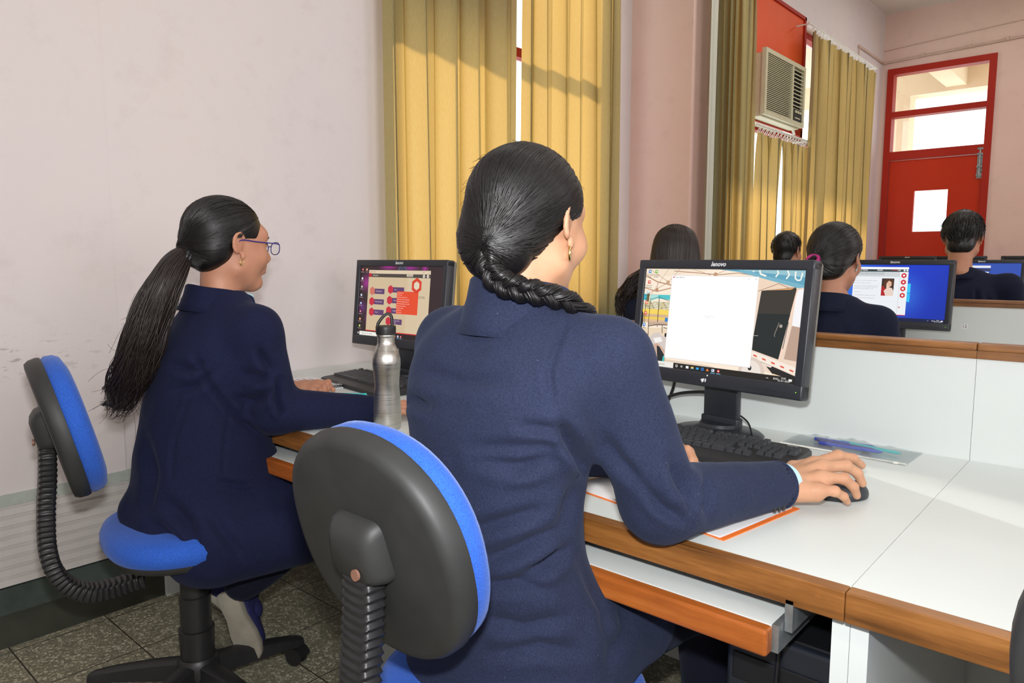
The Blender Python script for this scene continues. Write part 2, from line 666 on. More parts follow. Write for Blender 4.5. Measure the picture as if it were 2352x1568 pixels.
class SDF:
    def __init__(self, lo, hi, h):
        self.h = h
        self.lo = np.array(lo, float)
        n = np.ceil((np.array(hi) - self.lo) / h).astype(int) + 1
        ax = [self.lo[i] + np.arange(n[i]) * h for i in range(3)]
        self.P = np.stack(np.meshgrid(*ax, indexing='ij'), -1).astype(np.float32)
        self.F = np.full(self.P.shape[:3], 1.0, np.float32)

    def _region(self, lo, hi, pad):
        a = np.floor((np.array(lo) - pad - self.lo) / self.h).astype(int)
        b = np.ceil((np.array(hi) + pad - self.lo) / self.h).astype(int) + 1
        a = np.clip(a, 0, None)
        b = np.clip(b, None, self.F.shape)
        b = np.maximum(a, b)
        return tuple(slice(i, j) for i, j in zip(a, b))

    def op(self, lo, hi, fn, k, mode):
        s = self._region(lo, hi, 0.05 + k)
        P = self.P[s]
        if P.size == 0:
            return self
        d = fn(P)
        if mode == 'add':
            self.F[s] = smin(self.F[s], d, k)
        elif mode == 'cut':
            self.F[s] = smax(self.F[s], -d, k)
        return self

    def cone(self, a, b, ra, rb, k=0.02, mode='add', flat=False, sq=None):
        a, b = np.array(a, np.float32), np.array(b, np.float32)
        ab = b - a
        L2 = float(ab @ ab) + 1e-12

        def fn(P):
            t = ((P - a) @ ab) / L2
            tc = np.clip(t, 0, 1)
            q = P - a - tc[..., None] * ab
            d = np.sqrt((q * q).sum(-1)) - (ra + (rb - ra) * tc)
            if flat:
                L = math.sqrt(L2)
                d = smax(d, (t - 1) * L, 0.004)
                d = smax(d, -t * L, 0.004) if flat == 2 else d
            return d
        r = max(ra, rb)
        return self.op(np.minimum(a, b) - r, np.maximum(a, b) + r, fn, k, mode)

    def ell(self, c, rad, rot=(0, 0, 0), k=0.02, mode='add'):
        c = np.array(c, np.float32)
        rad = np.array(rad, np.float32)
        m = np.array(Euler(rot).to_matrix(), np.float32)

        def fn(P):
            q = (P - c) @ m
            k0 = np.sqrt(((q / rad) ** 2).sum(-1))
            k1 = np.sqrt(((q / rad ** 2) ** 2).sum(-1)) + 1e-9
            return k0 * (k0 - 1) / k1
        r = float(rad.max())
        return self.op(c - r, c + r, fn, k, mode)

    def loft(self, secs, k=0.03, p=2.3, mode='add'):
        """secs: (z, cx, cy, a, b)"""
        S = np.array(sorted(secs), float)
        zz = np.linspace(S[0, 0], S[-1, 0], 80)

        def sm(col):
            y = np.interp(zz, S[:, 0], col)
            ker = np.ones(9) / 9
            return np.convolve(np.pad(y, 4, mode='edge'), ker, 'valid')
        cx, cy, aa, bb = (sm(S[:, i]) for i in range(1, 5))

        def fn(P):
            z = P[..., 2]
            x = (P[..., 0] - np.interp(z, zz, cx)) / np.interp(z, zz, aa)
            y = (P[..., 1] - np.interp(z, zz, cy)) / np.interp(z, zz, bb)
            r = (np.abs(x) ** p + np.abs(y) ** p) ** (1 / p)
            d = (r - 1) * np.minimum(np.interp(z, zz, aa), np.interp(z, zz, bb))
            return smax(d, np.maximum(S[0, 0] - z, z - S[-1, 0]), 0.02).astype(np.float32)
        r = S[:, 3:5].max()
        lo = (S[:, 1].min() - r, S[:, 2].min() - r, S[0, 0])
        hi = (S[:, 1].max() + r, S[:, 2].max() + r, S[-1, 0])
        return self.op(lo, hi, fn, k, mode)

    def plane_cut(self, pt, nrm, k=0.005):
        """removes the side the normal points to"""
        nrm = np.array(nrm, np.float32)
        nrm /= np.linalg.norm(nrm)
        d = ((self.P - np.array(pt, np.float32)) @ nrm)
        self.F = smax(self.F, d, k)
        return self

    def mesh(self):
        F = self.F
        self.F[0], self.F[-1] = 1, 1
        self.F[:, 0], self.F[:, -1] = 1, 1
        self.F[:, :, 0], self.F[:, :, -1] = 1, 1
        nx, ny, nz = F.shape
        ins = F < 0
        cs = np.zeros((nx - 1, ny - 1, nz - 1), np.int8)
        for dx in (0, 1):
            for dy in (0, 1):
                for dz in (0, 1):
                    cs += ins[dx:nx - 1 + dx, dy:ny - 1 + dy, dz:nz - 1 + dz]
        act = (cs > 0) & (cs < 8)
        idx = np.full(act.shape, -1, np.int64)
        I = np.argwhere(act)
        idx[act] = np.arange(len(I))
        acc = np.zeros((len(I), 3))
        cnt = np.zeros(len(I))
        cor = [(a, b, c) for a in (0, 1) for b in (0, 1) for c in (0, 1)]
        vals = {c: F[I[:, 0] + c[0], I[:, 1] + c[1], I[:, 2] + c[2]] for c in cor}
        for c0 in cor:
            for ax in range(3):
                if c0[ax]:
                    continue
                c1 = list(c0)
                c1[ax] = 1
                c1 = tuple(c1)
                a, b = vals[c0], vals[c1]
                m = (a < 0) != (b < 0)
                t = np.where(m, a / np.where(m, a - b, 1), 0)
                for j in range(3):
                    acc[:, j] += np.where(m, c0[j] + (t if j == ax else 0), 0)
                cnt += m
        V = self.lo + (I + acc / cnt[:, None]) * self.h
        Q = []
        for ax in range(3):
            o1, o2 = [(1, 2), (2, 0), (0, 1)][ax]
            sl0 = [slice(1, -1)] * 3
            sl1 = [slice(1, -1)] * 3
            sl0[ax] = slice(0, -1)
            sl1[ax] = slice(1, None)
            a, b = ins[tuple(sl0)], ins[tuple(sl1)]
            for flip in (False, True):
                E = np.argwhere((a & ~b) if not flip else (~a & b))
                for q in range(3):
                    if q != ax:
                        E[:, q] += 1
                d1 = np.zeros(3, int)
                d2 = np.zeros(3, int)
                d1[o1] = 1
                d2[o2] = 1
                c = [E - d1 - d2, E - d2, E, E - d1]
                g = np.stack([idx[w[:, 0], w[:, 1], w[:, 2]] for w in c], 1)
                Q.append(g if not flip else g[:, ::-1])
        Q = np.concatenate(Q)
        Q = Q[(Q >= 0).all(1)]
        return V, Q


def vnormals(V, Q):
    n = np.cross(V[Q[:, 2]] - V[Q[:, 0]], V[Q[:, 3]] - V[Q[:, 1]])
    N = np.zeros_like(V)
    for i in range(4):
        np.add.at(N, Q[:, i], n)
    return N / (np.linalg.norm(N, axis=1)[:, None] + 1e-12)


def relax(V, Q, it=2, w=0.5):
    for _ in range(it):
        S = np.zeros_like(V)
        c = np.zeros(len(V))
        for i in range(4):
            a, b = Q[:, i], Q[:, (i + 1) % 4]
            np.add.at(S, a, V[b])
            np.add.at(c, a, 1)
            np.add.at(S, b, V[a])
            np.add.at(c, b, 1)
        V = V * (1 - w) + w * S / c[:, None]
    return V


def folds(V, Q, fl):
    """creases: (points, direction looked along, width, depth)"""
    N = vnormals(V, Q)
    D = np.zeros(len(V))
    for pts, n, w, amp in fl:
        pts = np.asarray(pts, float)
        n = np.asarray(n, float)
        n /= np.linalg.norm(n)
        near = np.abs((V - pts.mean(0)) @ n) < 0.13
        face = np.clip(-(N @ n) * 2.5, 0, 1) * near
        best = np.full(len(V), 9.0)
        tt = np.zeros(len(V))
        side = np.zeros(len(V))
        seg = np.linalg.norm(np.diff(pts, axis=0), axis=1)
        cum = np.concatenate([[0], np.cumsum(seg)]) / seg.sum()
        pp = pts - np.outer(pts @ n, n)
        vp = V - np.outer(V @ n, n)
        for i in range(len(pts) - 1):
            a, b = pp[i], pp[i + 1]
            ab = b - a
            t = np.clip(((vp - a) @ ab) / (ab @ ab), 0, 1)
            q = vp - a - t[:, None] * ab
            d = np.linalg.norm(q, axis=1)
            m = d < best
            best[m] = d[m]
            tt[m] = (cum[i] + t * (cum[i + 1] - cum[i]))[m]
            sgn = np.sign(np.cross(ab, q) @ n)
            side[m] = sgn[m]
        env = np.sin(np.clip(tt, 0.0, 1) * math.pi) ** 0.5
        env = np.where((tt <= 0) | (tt >= 1), 0.25, np.maximum(env, 0.25)) * face
        s = best * side
        D += 1.5 * amp * env * (-1.7 * np.exp(-(s / w) ** 2) + 0.75 * np.exp(-((s - 1.7 * w) / (1.2 * w)) ** 2)
                          + 0.35 * np.exp(-((s + 1.9 * w) / (1.3 * w)) ** 2))
    return V + N * D[:, None]


def np_mesh(name, V, Q, mat, smooth=True):
    me = bpy.data.meshes.new(name)
    me.vertices.add(len(V))
    me.vertices.foreach_set('co', np.asarray(V, np.float32).ravel())
    me.loops.add(Q.size)
    me.loops.foreach_set('vertex_index', np.asarray(Q, np.int32).ravel())
    me.polygons.add(len(Q))
    me.polygons.foreach_set('loop_start', np.arange(0, Q.size, 4, dtype=np.int32))
    me.polygons.foreach_set('loop_total', np.full(len(Q), 4, np.int32))
    if smooth:
        me.polygons.foreach_set('use_smooth', np.ones(len(Q), bool))
    me.update(calc_edges=True)
    if mat:
        me.materials.append(mat)
    return me


def np_obj(name, V, Q, mat, parent=None, org=(0, 0, 0)):
    o = bpy.data.objects.new(name, np_mesh(name, np.asarray(V) - np.asarray(org), Q, mat))
    C.objects.link(o)
    if parent is not None:
        o.parent = parent
    return o


def noise3(V, scale, seed=0, octs=3):
    """cheap smooth pseudo noise in about -1..1"""
    r = np.random.default_rng(seed)
    out = np.zeros(len(V))
    a = 1.0
    tot = 0
    for o in range(octs):
        for _ in range(4):
            k = r.normal(size=3)
            k /= np.linalg.norm(k)
            out += a * np.sin((V @ k) * scale * (2 ** o) * r.uniform(0.7, 1.3) + r.uniform(0, 6.28))
        tot += a * 2.2
        a *= 0.5
    return out / tot

# ================================================================== THE ROOM
XW, XW2, YJ, YF, ZC = -2.6, -2.26, 4.08, 8.3, 3.68      # left wall, stepped-in left wall, step, far wall, ceiling
XR, YB = 3.2, -2.6
T = 0.25
W1 = (2.12, 3.84, 0.95, 3.08)       # window 1 opening: y0, y1, z0, z1
W2 = (4.57, 7.80, 0.95, 3.11)       # window 2 opening

struct(MB().box((XW - T, YB - .2, -0.1), (XR + .2, YF + .2, 0)).build('floor', M['floor']))
struct(MB().box((XW - T, YB - .2, ZC), (XR + .2, YF + .2, ZC + 0.1)).build('ceiling', M['ceiling']))


def wall_x(name, x, y0, y1, z0, z1, hole, m):
    b = MB()
    if hole:
        h0, h1, g0, g1 = hole
        b.box((x - T, y0, z0), (x, h0, z1))
        b.box((x - T, h1, z0), (x, y1, z1))
        b.box((x - T, h0, z0), (x, h1, g0))
        b.box((x - T, h0, g1), (x, h1, z1))
    else:
        b.box((x - T, y0, z0), (x, y1, z1))
    return struct(b.build(name, m))


wall_x('wall_left', XW, YB, YJ, 0, ZC, W1, M['wall_light'])
wall_x('wall_left.001', XW2, YJ + 0.012, YF, 0, ZC, W2, M['wall_light'])
struct(MB().box((XW, YJ, 0), (-2.172, YJ + 0.0118, ZC)).box((XW2 + .001, YJ + .0119, 0), (-2.172, YJ + .20, ZC)).box((XW - T, YJ + .012, 0), (XW2 - T, YJ + T, ZC))
       .build('wall_step', M['wall_pink']))
# shallow plaster pilaster steps in the left wall
struct(MB().box((XW, YB, 0.48), (XW + 0.006, 0.93, ZC)).build('trim_1', M['wall_light']))
# far wall with door opening
DX0, DX1, DZ = -2.205, -1.262, 3.13
b = MB()
b.box((XW - T, YF, 0), (DX0, YF + T, ZC)).box((DX1, YF, 0), (XR + .2, YF + T, ZC)).box((DX0, YF, DZ), (DX1, YF + T, ZC))
struct(b.build('wall_far', M['wall_pink']))
struct(MB().box((XR, YB, 0), (XR + .2, YF, ZC)).build('wall_right', M['wall_pink']))
struct(MB().box((XW - T, YB - .2, 0), (XR + .2, YB, ZC)).build('wall_back', M['wall_light']))
# skirting on the left wall: painted band, fluted metal, dark stone
b = MB().box((XW, YB, 0.448), (XW + 0.012, 2.0, 0.484))
struct(b.build('trim_2', M['skirt_top']))
b = MB()
prof = []
z = 0.192
k = 0
while z < 0.444:
    prof += [(0.004, z), (0.013, z + 0.003), (0.013, z + 0.022), (0.004, z + 0.0245), (0.004, z + 0.031)]
    z += 0.0318
    k += 1
prof = [(XW + a, min(zz, 0.447)) for a, zz in prof]
prof = [(XW, 0.192)] + prof + [(XW, 0.447)]
b.prism(prof, YB, 2.0, 'Y')
struct(b.build('trim_3', M['skirt_cream']))
struct(MB().box((XW, YB, 0.108), (XW + 0.016, YJ, 0.19)).build('baseboard_left', M['skirt_dark']))
struct(MB().box((XW, YB, 0.0), (XW + 0.012, YJ, 0.107)).build('baseboard_left.001', M['skirt_darker']))
struct(MB().box((XW2, YF - 0.012, 0), (DX0, YF, 0.12)).box((DX1, YF - 0.012, 0), (XR, YF, 0.12)).build('baseboard_far', M['skirt_dark']))


# windows -------------------------------------------------------
def window(name, x, hole, verts, horis, panes, panels):
    y0, y1, z0, z1 = hole
    w = 0.05
    b = MB()
    b.box((x - .16, y0, z0), (x - .10, y0 + w, z1)).box((x - .16, y1 - w, z0), (x - .10, y1, z1))
    b.box((x - .16, y0 + w, z0), (x - .10, y1 - w, z0 + w)).box((x - .16, y0 + w, z1 - w), (x - .10, y1 - w, z1))
    for yy in verts:
        b.box((x - .158, yy - w / 2, z0 + w), (x - .102, yy + w / 2, z1 - w))
    for a, c, zz in horis:
        b.box((x - .156, a, zz - w / 2), (x - .104, c, zz + w / 2))
    f = struct(b.build(name, M['red_dark']))
    for i, (a, c, d, e) in enumerate(panes):
        MB().box((x - .133, a, d), (x - .129, c, e)).build('window_pane', M['glass'], f)
    for (a, c, d, e) in panels:
        MB().box((x - .15, a, d), (x - .09, c, e)).build('painted_panel', M['orange_panel'], f)
    return f


window('window_1', XW, W1, [2.98], [(2.14, 3.82, 2.33)],
       [(2.17, 2.955, 1.0, 2.305), (3.005, 3.79, 1.0, 2.305), (3.005, 3.79, 2.355, 3.03)],
       [(2.17, 2.955, 2.355, 3.03)])
f2 = window('window_2', XW2, W2, [4.90, 6.40, 7.10], [(4.59, 7.78, 2.21)],
            [(4.62, 4.875, 1.0, 2.185), (4.925, 6.375, 1.0, 2.185), (6.425, 7.075, 1.0, 2.185), (7.125, 7.75, 1.0, 2.185),
             (4.62, 4.875, 2.235, 3.06), (6.09, 6.375, 2.235, 3.06), (6.425, 7.075, 2.235, 3.06), (7.125, 7.75, 2.235, 3.06)], [])
# the orange-red board round the air conditioner, flush with the wall
b = MB()
px = XW2 + 0.004
b.box((px - .03, 4.86, 2.24), (px, 5.06, 3.10)).box((px - .03, 5.82, 2.24), (px, 6.06, 3.10))
b.box((px - .03, 5.06, 2.66), (px, 5.82, 3.10)).box((px - .03, 5.06, 2.24), (px, 5.82, 2.245))
o = b.build('painted_panel', M['orange_panel'], f2)
b = MB().box((px, 4.86, 2.195), (px + .014, 6.09, 2.242)).box((px, 6.06, 2.195), (px + .014, 6.09, 3.12)).box((px, 4.86, 3.10), (px + .014, 6.09, 3.125))
b.build('panel_bead', M['red_dark'], f2)
struct(MB().box((XW - T, 2.06, 0.90), (XW + .02, 3.9, 0.95)).build('trim_4', M['red_dark']))
# concrete sun shade outside, over the second window
struct(MB().box((XW2 - T - 1.55, 4.75, 3.21), (XW2 - T, 8.9, 3.31)).build('sun_shade', M['cream_wall']))

# door ----------------------------------------------------------
fr = 0.06
b = MB()
b.box((DX0, YF - .02, 0), (DX0 + fr, YF + .10, DZ)).box((DX1 - fr, YF - .02, 0), (DX1, YF + .10, DZ))
b.box((DX0 + fr, YF - .02, DZ - fr), (DX1 - fr, YF + .10, DZ))
b.box((DX0 + fr, YF - .02, 2.645), (DX1 - fr, YF + .10, 2.70))
b.box((DX0 + fr, YF - .02, 2.215), (DX1 - fr, YF + .10, 2.30))
door = struct(b.build('door_1', M['red_dark']))
MB().box((DX0 + fr, YF + .04, 2.30), (DX1 - fr, YF + .044, 2.645)).build('window_pane', M['glass'], door)
MB().box((DX0 + fr, YF + .04, 2.70), (DX1 - fr, YF + .044, DZ - fr)).build('window_pane', M['glass'], door)
lx0, lx1, lz1 = DX0 + fr + .004, DX1 - fr - .004, 2.208
vx0, vx1, vz0, vz1 = -1.90, -1.60, 1.485, 1.895
b = MB()
b.box((lx0, YF + .0, .01), (vx0, YF + .04, lz1)).box((vx1, YF + .0, .01), (lx1, YF + .04, lz1))
b.box((vx0, YF + .0, .01), (vx1, YF + .04, vz0)).box((vx0, YF + .0, vz1), (vx1, YF + .04, lz1))
leaf = b.build('door_leaf', M['red_paint'], door)
MB().box((vx0, YF + .018, vz0), (vx1, YF + .022, vz1)).build('vision_pane', M['glass'], leaf)
b = MB()
hx = -1.345
b.box((hx - .022, YF - .006, 1.98), (hx + .022, YF, 2.27)).tube([(hx, YF - .016, 1.99), (hx, YF - .016, 2.26)], .008)
for zz in (2.0, 2.08, 2.2, 2.25):
    b.box((hx - .024, YF - .026, zz), (hx + .024, YF - .006, zz + .018))
b.tube([(hx, YF - .016, 2.05), (hx + .03, YF - .03, 2.05)], .006)
b.build('tower_bolt', M['galv'], door, smooth=False)

# corridor seen through the door lights
struct(MB().box((-4.5, YF + T, 3.38), (1.5, 11.5, 3.5)).build('corridor_ceiling', M['cream_wall']))
struct(MB().box((-4.5, YF + T, -.1), (1.5, 11.5, 0)).build('corridor_floor', M['cream_wall']))
struct(MB().box((-4.5, 9.7, 3.12), (1.5, 9.95, 3.38)).box((-3.2, 9.7, 0), (-2.32, 9.95, 3.12)).build('corridor_beam', M['cream_wall']))
struct(MB().box((-1.95, YF + T, 3.16), (-1.75, 9.7, 3.38)).build('corridor_beam.001', M['cream_wall']))

# conduit and silver box ----------------------------------------
cz = 3.20
b = MB().tube([(XW2 + .012, 7.45, cz), (XW2 + .012, YF - .02, cz)], .011).tube([(XW2 + .012, YF - .014, cz), (-1.05, YF - .014, cz + .04)], .011)
for xx in (-1.9, -1.5, -1.2):
    b.box((xx, YF - .03, cz - .006 + (xx + 2.15) * .036), (xx + .02, YF, cz + .028 + (xx + 2.15) * .036))
b.tube([(XW2 + .012, 7.47, cz), (XW2 + .012, 7.47, cz - .16)], .006)
o = tag(b.build('wire_conduit', M['conduit'], smooth=True), 'thin painted conduit pipe running along the wall above the red door', 'pipe')
b = MB().tube([(XW2 + .006, YF - .006, cz + .12), (-1.05, YF - .006, cz + .19)], .004, 6)
tag(b.build('cable', M['conduit'], smooth=True), 'thin painted cable above the conduit on the far wall', 'cable')
# silver box hanging at the right, near the far wall
r = empty('hanging_box', (-0.62, 6.2, 0), 0, 'silver painted metal box with sloping underside hanging at the upper right edge', 'metal box')


def at_px(Y, px):
    # x on the plane y = Y seen at horizontal position px (used only for setting out sizes)
    a = R(41.56) - math.atan((px - 1176) / 1661.0)
    return -Y * math.tan(a)


b = MB()
b.prism([(0, 2.50), (.14, 2.36), (.5, 2.36), (.62, 2.50), (.62, 2.96), (0, 2.96)], 0, .45, 'Y')
b.build('box_body', M['silver_paint'], r)
MB().box((-.008, -.008, 2.945), (.628, .458, 2.97)).build('lid', M['silver_paint'], r)
MB().tube([(.31, .22, 2.97), (.31, .22, ZC)], .02, 10).build('hanger_rod', M['silver_paint'], r)

# air conditioner -----------------------------------------------
ac = empty('air_conditioner', (XW2, 5.07, 2.195), 0, 'cream window air conditioner with louvred grille set in the orange-red panel', 'air conditioner')
y1 = .73
b = MB().box((-.35, 0, .01), (.10, y1, .445), .006)
b.build('casing', M['cream_plastic'], ac)
fx = .10
b = MB().box((fx, -.012, .02), (fx + .03, .02, .47)).box((fx, y1 - .012, .02), (fx + .03, y1 + .015, .47))
b.box((fx, .02, .44), (fx + .03, y1 - .012, .47)).box((fx, .02, .02), (fx + .03, y1 - .012, .05)).box((fx, .49, .05), (fx + .028, .515, .44))
b.box((fx, .515, .05), (fx + .022, y1 - .012, .145))
g = b.build('front_frame', M['cream_plastic'], ac)
MB().box((fx + .001, .02, .05), (fx + .003, y1 - .012, .44)).build('grille_back', M['dark_slot'], ac)
b = MB()
for i in range(30):
    zz = .056 + i * .0129
    b.prism([(fx + .004, zz + .004), (fx + .022, zz), (fx + .022, zz + .005), (fx + .004, zz + .009)], .021, .49, 'Y')
b.build('intake_grille', M['cream_plastic'], ac)
b = MB()
for i in range(10):
    zz = .16 + i * .0285
    b.prism([(fx + .004, zz + .008), (fx + .024, zz), (fx + .024, zz + .007), (fx + .004, zz + .015)], .516, y1 - .013, 'Y')
b.build('outlet_louvre', M['cream_plastic'], ac)
p = MB().box((fx + .022, .54, .055), (fx + .027, y1 - .03, .14)).build('control_panel', M['dark_slot'], ac)
b = MB()
for i in range(3):
    b.box((fx + .027,   .56 + i * .045, .11), (fx + .034, .585 + i * .045, .128))
b.box((fx + .027, .56, .07), (fx + .03, .66, .078))
b.build('button', M['cream_plastic'], p)
b = MB().tube([(.08, .66, 0), (.09, .66, -.03), (.06, .66, -.05)], .012, 8)
b.build('drain_spout', M['white_plastic'], ac, smooth=True)
tag(MB().tube([(XW2 + .03, 5.76, 2.17), (XW2 + .04, 5.76, 1.9), (XW2 + .05, 5.75, 1.0)], .005, 6).build('drain_hose', M['white_plastic'], smooth=True),
    'thin pale hose hanging below the air conditioner down the short curtain', 'hose')


# curtains --------------------------------------------------------
def curtain(name, x, y0, y1, z0, z1, n, amp, label, seed, lean=0.0, gather=0.0, rings=True, mat='curtain', ph=0.0, pinch=None, taper=(0, 0), root=None, n_ring=None):
    r = random.Random(seed)
    nu, nv = max(60, int(n * 14)), 40
    phs = [r.uniform(-0.5, 0.5) for _ in range(int(n) + 3)]
    am = [r.uniform(0.55, 1.3) for _ in range(int(n) + 3)]
    V, F = [], []
    for j in range(nv + 1):
        t = j / nv
        z = z1 + (z0 - z1) * t
        for i in range(nu + 1):
            u = i / nu
            q = u * n
            k = int(q)
            fu = q - k
            a = am[k] * (1 - fu) + am[k + 1] * fu
            f = phs[k] * (1 - fu) + phs[k + 1] * fu
            w = math.sin(2 * math.pi * q + f * 2.2 + ph)
            w = math.copysign(abs(w) ** 0.75, w)
            top = math.exp(-t * 14)
            d = amp * a * w * (0.55 + 0.45 * t) * (1 - 0.3 * top)
            d += amp * .35 * top * math.sin(2 * math.pi * q * 2.3 + 1)
            d += amp * .22 * math.sin(2 * math.pi * q * .37 + t * 2.0 + seed)
            y = y0 + taper[0] * t ** .7 + (y1 - y0 - (taper[0] + taper[1]) * t ** .7) * u
            y += 0.42 * amp * math.sin(4 * math.pi * q + f)
            if pinch:
                c, wd, st = pinch
                sgn = (u - c) / wd
                y += st * math.tanh(sgn * 3) * math.exp(-sgn * sgn * .5) * min(1, t * 1.6) * (y1 - y0)
            y += lean * math.sin(t * math.pi * .8) * (u - .3)
            V.append((d, y - y0, z))
            if i < nu and j < nv:
                s = j * (nu + 1) + i
                F.append((s, s + 1, s + nu + 2, s + nu + 1))
    dy = 0
    if root is None:
        root = empty(name, (x, y0, 0), 0, label, 'curtain')
    else:
        dy = y0 - root.location.y
        V = [(a, b_ + dy, c_) for a, b_, c_ in V]
    MB().add(V, F).build('curtain_cloth', M[mat], root, smooth=True, sharp=0)
    if rings:
        b = MB()
        for i in range(int(n * 2) + 1):
            yy = (y1 - y0) * (i + .5) / (n * 2 + 1)
            me = None
            ring = MB().tube([(0.018 * math.cos(a) * .6, 0.018 * math.sin(a) * .8, .018 * math.cos(a)) for a in np.linspace(0, 2 * math.pi, 13)], .0035, 5, cap=False)
            ring.build('curtain_ring', M['white_plastic'], root, smooth=True, loc=(0, yy + dy, z1 + .018))
    return root


curtain('window_curtain', XW + .075, 2.03, 2.90, .55, 3.16, 5, .042,
        'olive and golden curtain left of the bright gap, behind the left monitor', 3, rings=False, ph=.6)
curtain('window_curtain', XW + .075, 2.945, 3.80, .55, 3.16, 6, .038,
        'golden curtain right of the bright gap, behind the head of the nearest girl', 8, lean=.03, rings=False)
curtain('window_curtain', -2.125, 4.33, 4.85, .55, 3.06, 5, .045,
        'olive and golden curtain hanging left of the orange-red panel, next to the pink pillar', 12, rings=False, ph=2)
curtain('curtain_lining', -2.105, 4.12, 4.30, .55, 3.06, 1, .030,
        'pale grey curtain edge beside the pink pillar', 15, rings=False, mat='lining')
c3 = curtain('window_curtain', XW2 + .10, 5.02, 5.47, .55, 2.085, 3, .040,
             'short curtain with white rings hanging right below the air conditioner', 21, taper=(.05, .07))
curtain('window_curtain', XW2 + .10, 5.475, 5.97, .55, 2.085, 4, .036, None, 23, taper=(.07, 0), root=c3)
curtain('window_curtain', XW2 + .11, 5.93, 7.66, .55, 2.97, 11, .042,
        'long curtain with white rings between the air conditioner and the far corner', 27, pinch=(.3, .06, .03))
for nm, y0, y1, z, x, lb in (('curtain_rod', 2.0, 3.95, 3.19, XW + .1, 'rod carrying the two curtains behind the nearest girl'),
                             ('curtain_rod', 4.99, 6.0, 2.135, XW2 + .11, 'rod of the short curtain just below the air conditioner'),
                             ('curtain_rod', 5.88, 7.7, 3.02, XW2 + .11, 'rod of the long curtain near the far corner'),
                             ('curtain_rod', 4.29, 5.0, 3.08, XW2 + .11, 'rod of the curtain next to the pink pillar')):
    b = MB().tube([(x, y0, z), (x, y1, z)], .009, 10)
    for yy in (y0 + .03, y1 - .03):
        b.tube([(x, yy, z), (x - .12, yy, z)], .006, 8)
    tag(b.build(nm, M['white_plastic'], smooth=True), 'white ' + lb, 'curtain rod')

# ================================================================== DESKS
DW = 1.147
PX0 = -0.283 - 2 * DW + 0.004
XE = [XW + .004, -0.283 - DW, -0.283, -0.283 + DW]


def desk(i, yf, label, tray=None, full=True):
    """one desk unit; yf = front edge. Its partition stands at the back"""
    x0, x1 = XE[i], XE[i + 1]
    q = 0.0
    if i == 0 and yf > 2:
        x0 = XW + .004 if yf < 4 else XW2 + .24
        q = .15 if yf < 4 else 0
    w = x1 - x0 - .0008
    r = empty('computer_desk', (x0, yf, 0), 0, label, 'desk', 'computer desks in rows')
    MB().box((q, .014, .735), (w, .862, .75)).build('worktop', M['laminate'], r)
    MB().box((q, .02, .716), (w, .855, .7345)).build('underlay_board', M['dark_board'], r)
    b = MB().box((q, -.012, .708), (w, .0135, .7515), .0018)
    b.build('front_edge', M['wood'], r)
    for k, xx in enumerate((q, w - .024)):
        MB().box((xx, .02, 0), (xx + .024, .85, .7155)).build('side_panel', M['laminate'], r)
    pl = 0.0
    if i == 0 and yf < 2:       # the corner by the wall has no partition: the top runs on behind it
        pl = .20
        MB().box((0, .8621, .735), (pl, .99, .75)).build('corner_worktop', M['laminate'], r)
    MB().box((pl, .8625, .0), (w, .884, 1.000)).build('partition_panel', M['laminate'], r)
    MB().box((pl, .853, 1.0005), (w, .896, 1.016), .004).box((pl, .8575, .982), (w, .8623, 1.0)).build('partition_rail', M['wood_red' if not full else 'wood'], r)
    if tray:
        a, c, dy = tray
        t = MB().box((a, dy + .012, .664), (c, dy + .40, .68)).build('keyboard_tray', M['laminate'], r)
        MB().box((a - .004, dy - .012, .640), (c + .003, dy + .0115, .6805), .005).build('tray_edge', M['wood_orange'], t)
        for s, xx in ((0, a - .012), (1, c + .001)):
            b = MB().box((xx, dy + .012, .640), (xx + .010, dy + .40, .681))
            b.box((xx - .001 + .004, dy + .05, .681), (xx + .013, dy + .065, .7155)) if s else None
            b.box((xx + (.011 if s else -.012), dy + .03, .668), (xx + (.022 if s else -.001), dy + .42, .7155))
            b.box((xx + (.022 if s else -.03), dy + .05, .70), (xx + (.040 if s else -.012), dy + .12, .7155))
            b.build('slide_rail', M['galv'], t)
    return r


YR = [1.014, 3.084, 5.154, 7.16]
desk(0, YR[0], 'white desk unit against the left wall, at which the girl with the ponytail works', (.08, 1.02, -.042))
desk(1, YR[0], 'white desk unit with wooden edge at which the nearest girl uses the mouse', (.15, 1.055, -.042))
desk(2, YR[0], 'white desk unit at the right edge with nothing on it')
rown = ('second', 'third', 'last')
for j in (1, 2, 3):
    for i in range(3):
        desk(i, YR[j], ('desk unit with partition in the %s row, ' % rown[j - 1]) + ('by the window wall', 'in the middle of the row', 'at the right end of the row')[i], None, False)
# the small number sticker on the second row partition
st = MB().box((-.667, YR[1] + .8615, .878), (-.642, YR[1] + .8623, .899)).build('number_sticker', M['paper'])
tag(st, 'small paper sticker numbered 12 on the white partition below the boy at right', 'sticker')
V2, F2 = text2d('12', .020)
b = MB().add([(x, 0, y) for x, y in V2], F2)
b.build('number', M['dark_slot'], st, loc=(-.6545, YR[1] + .8612, .8885))


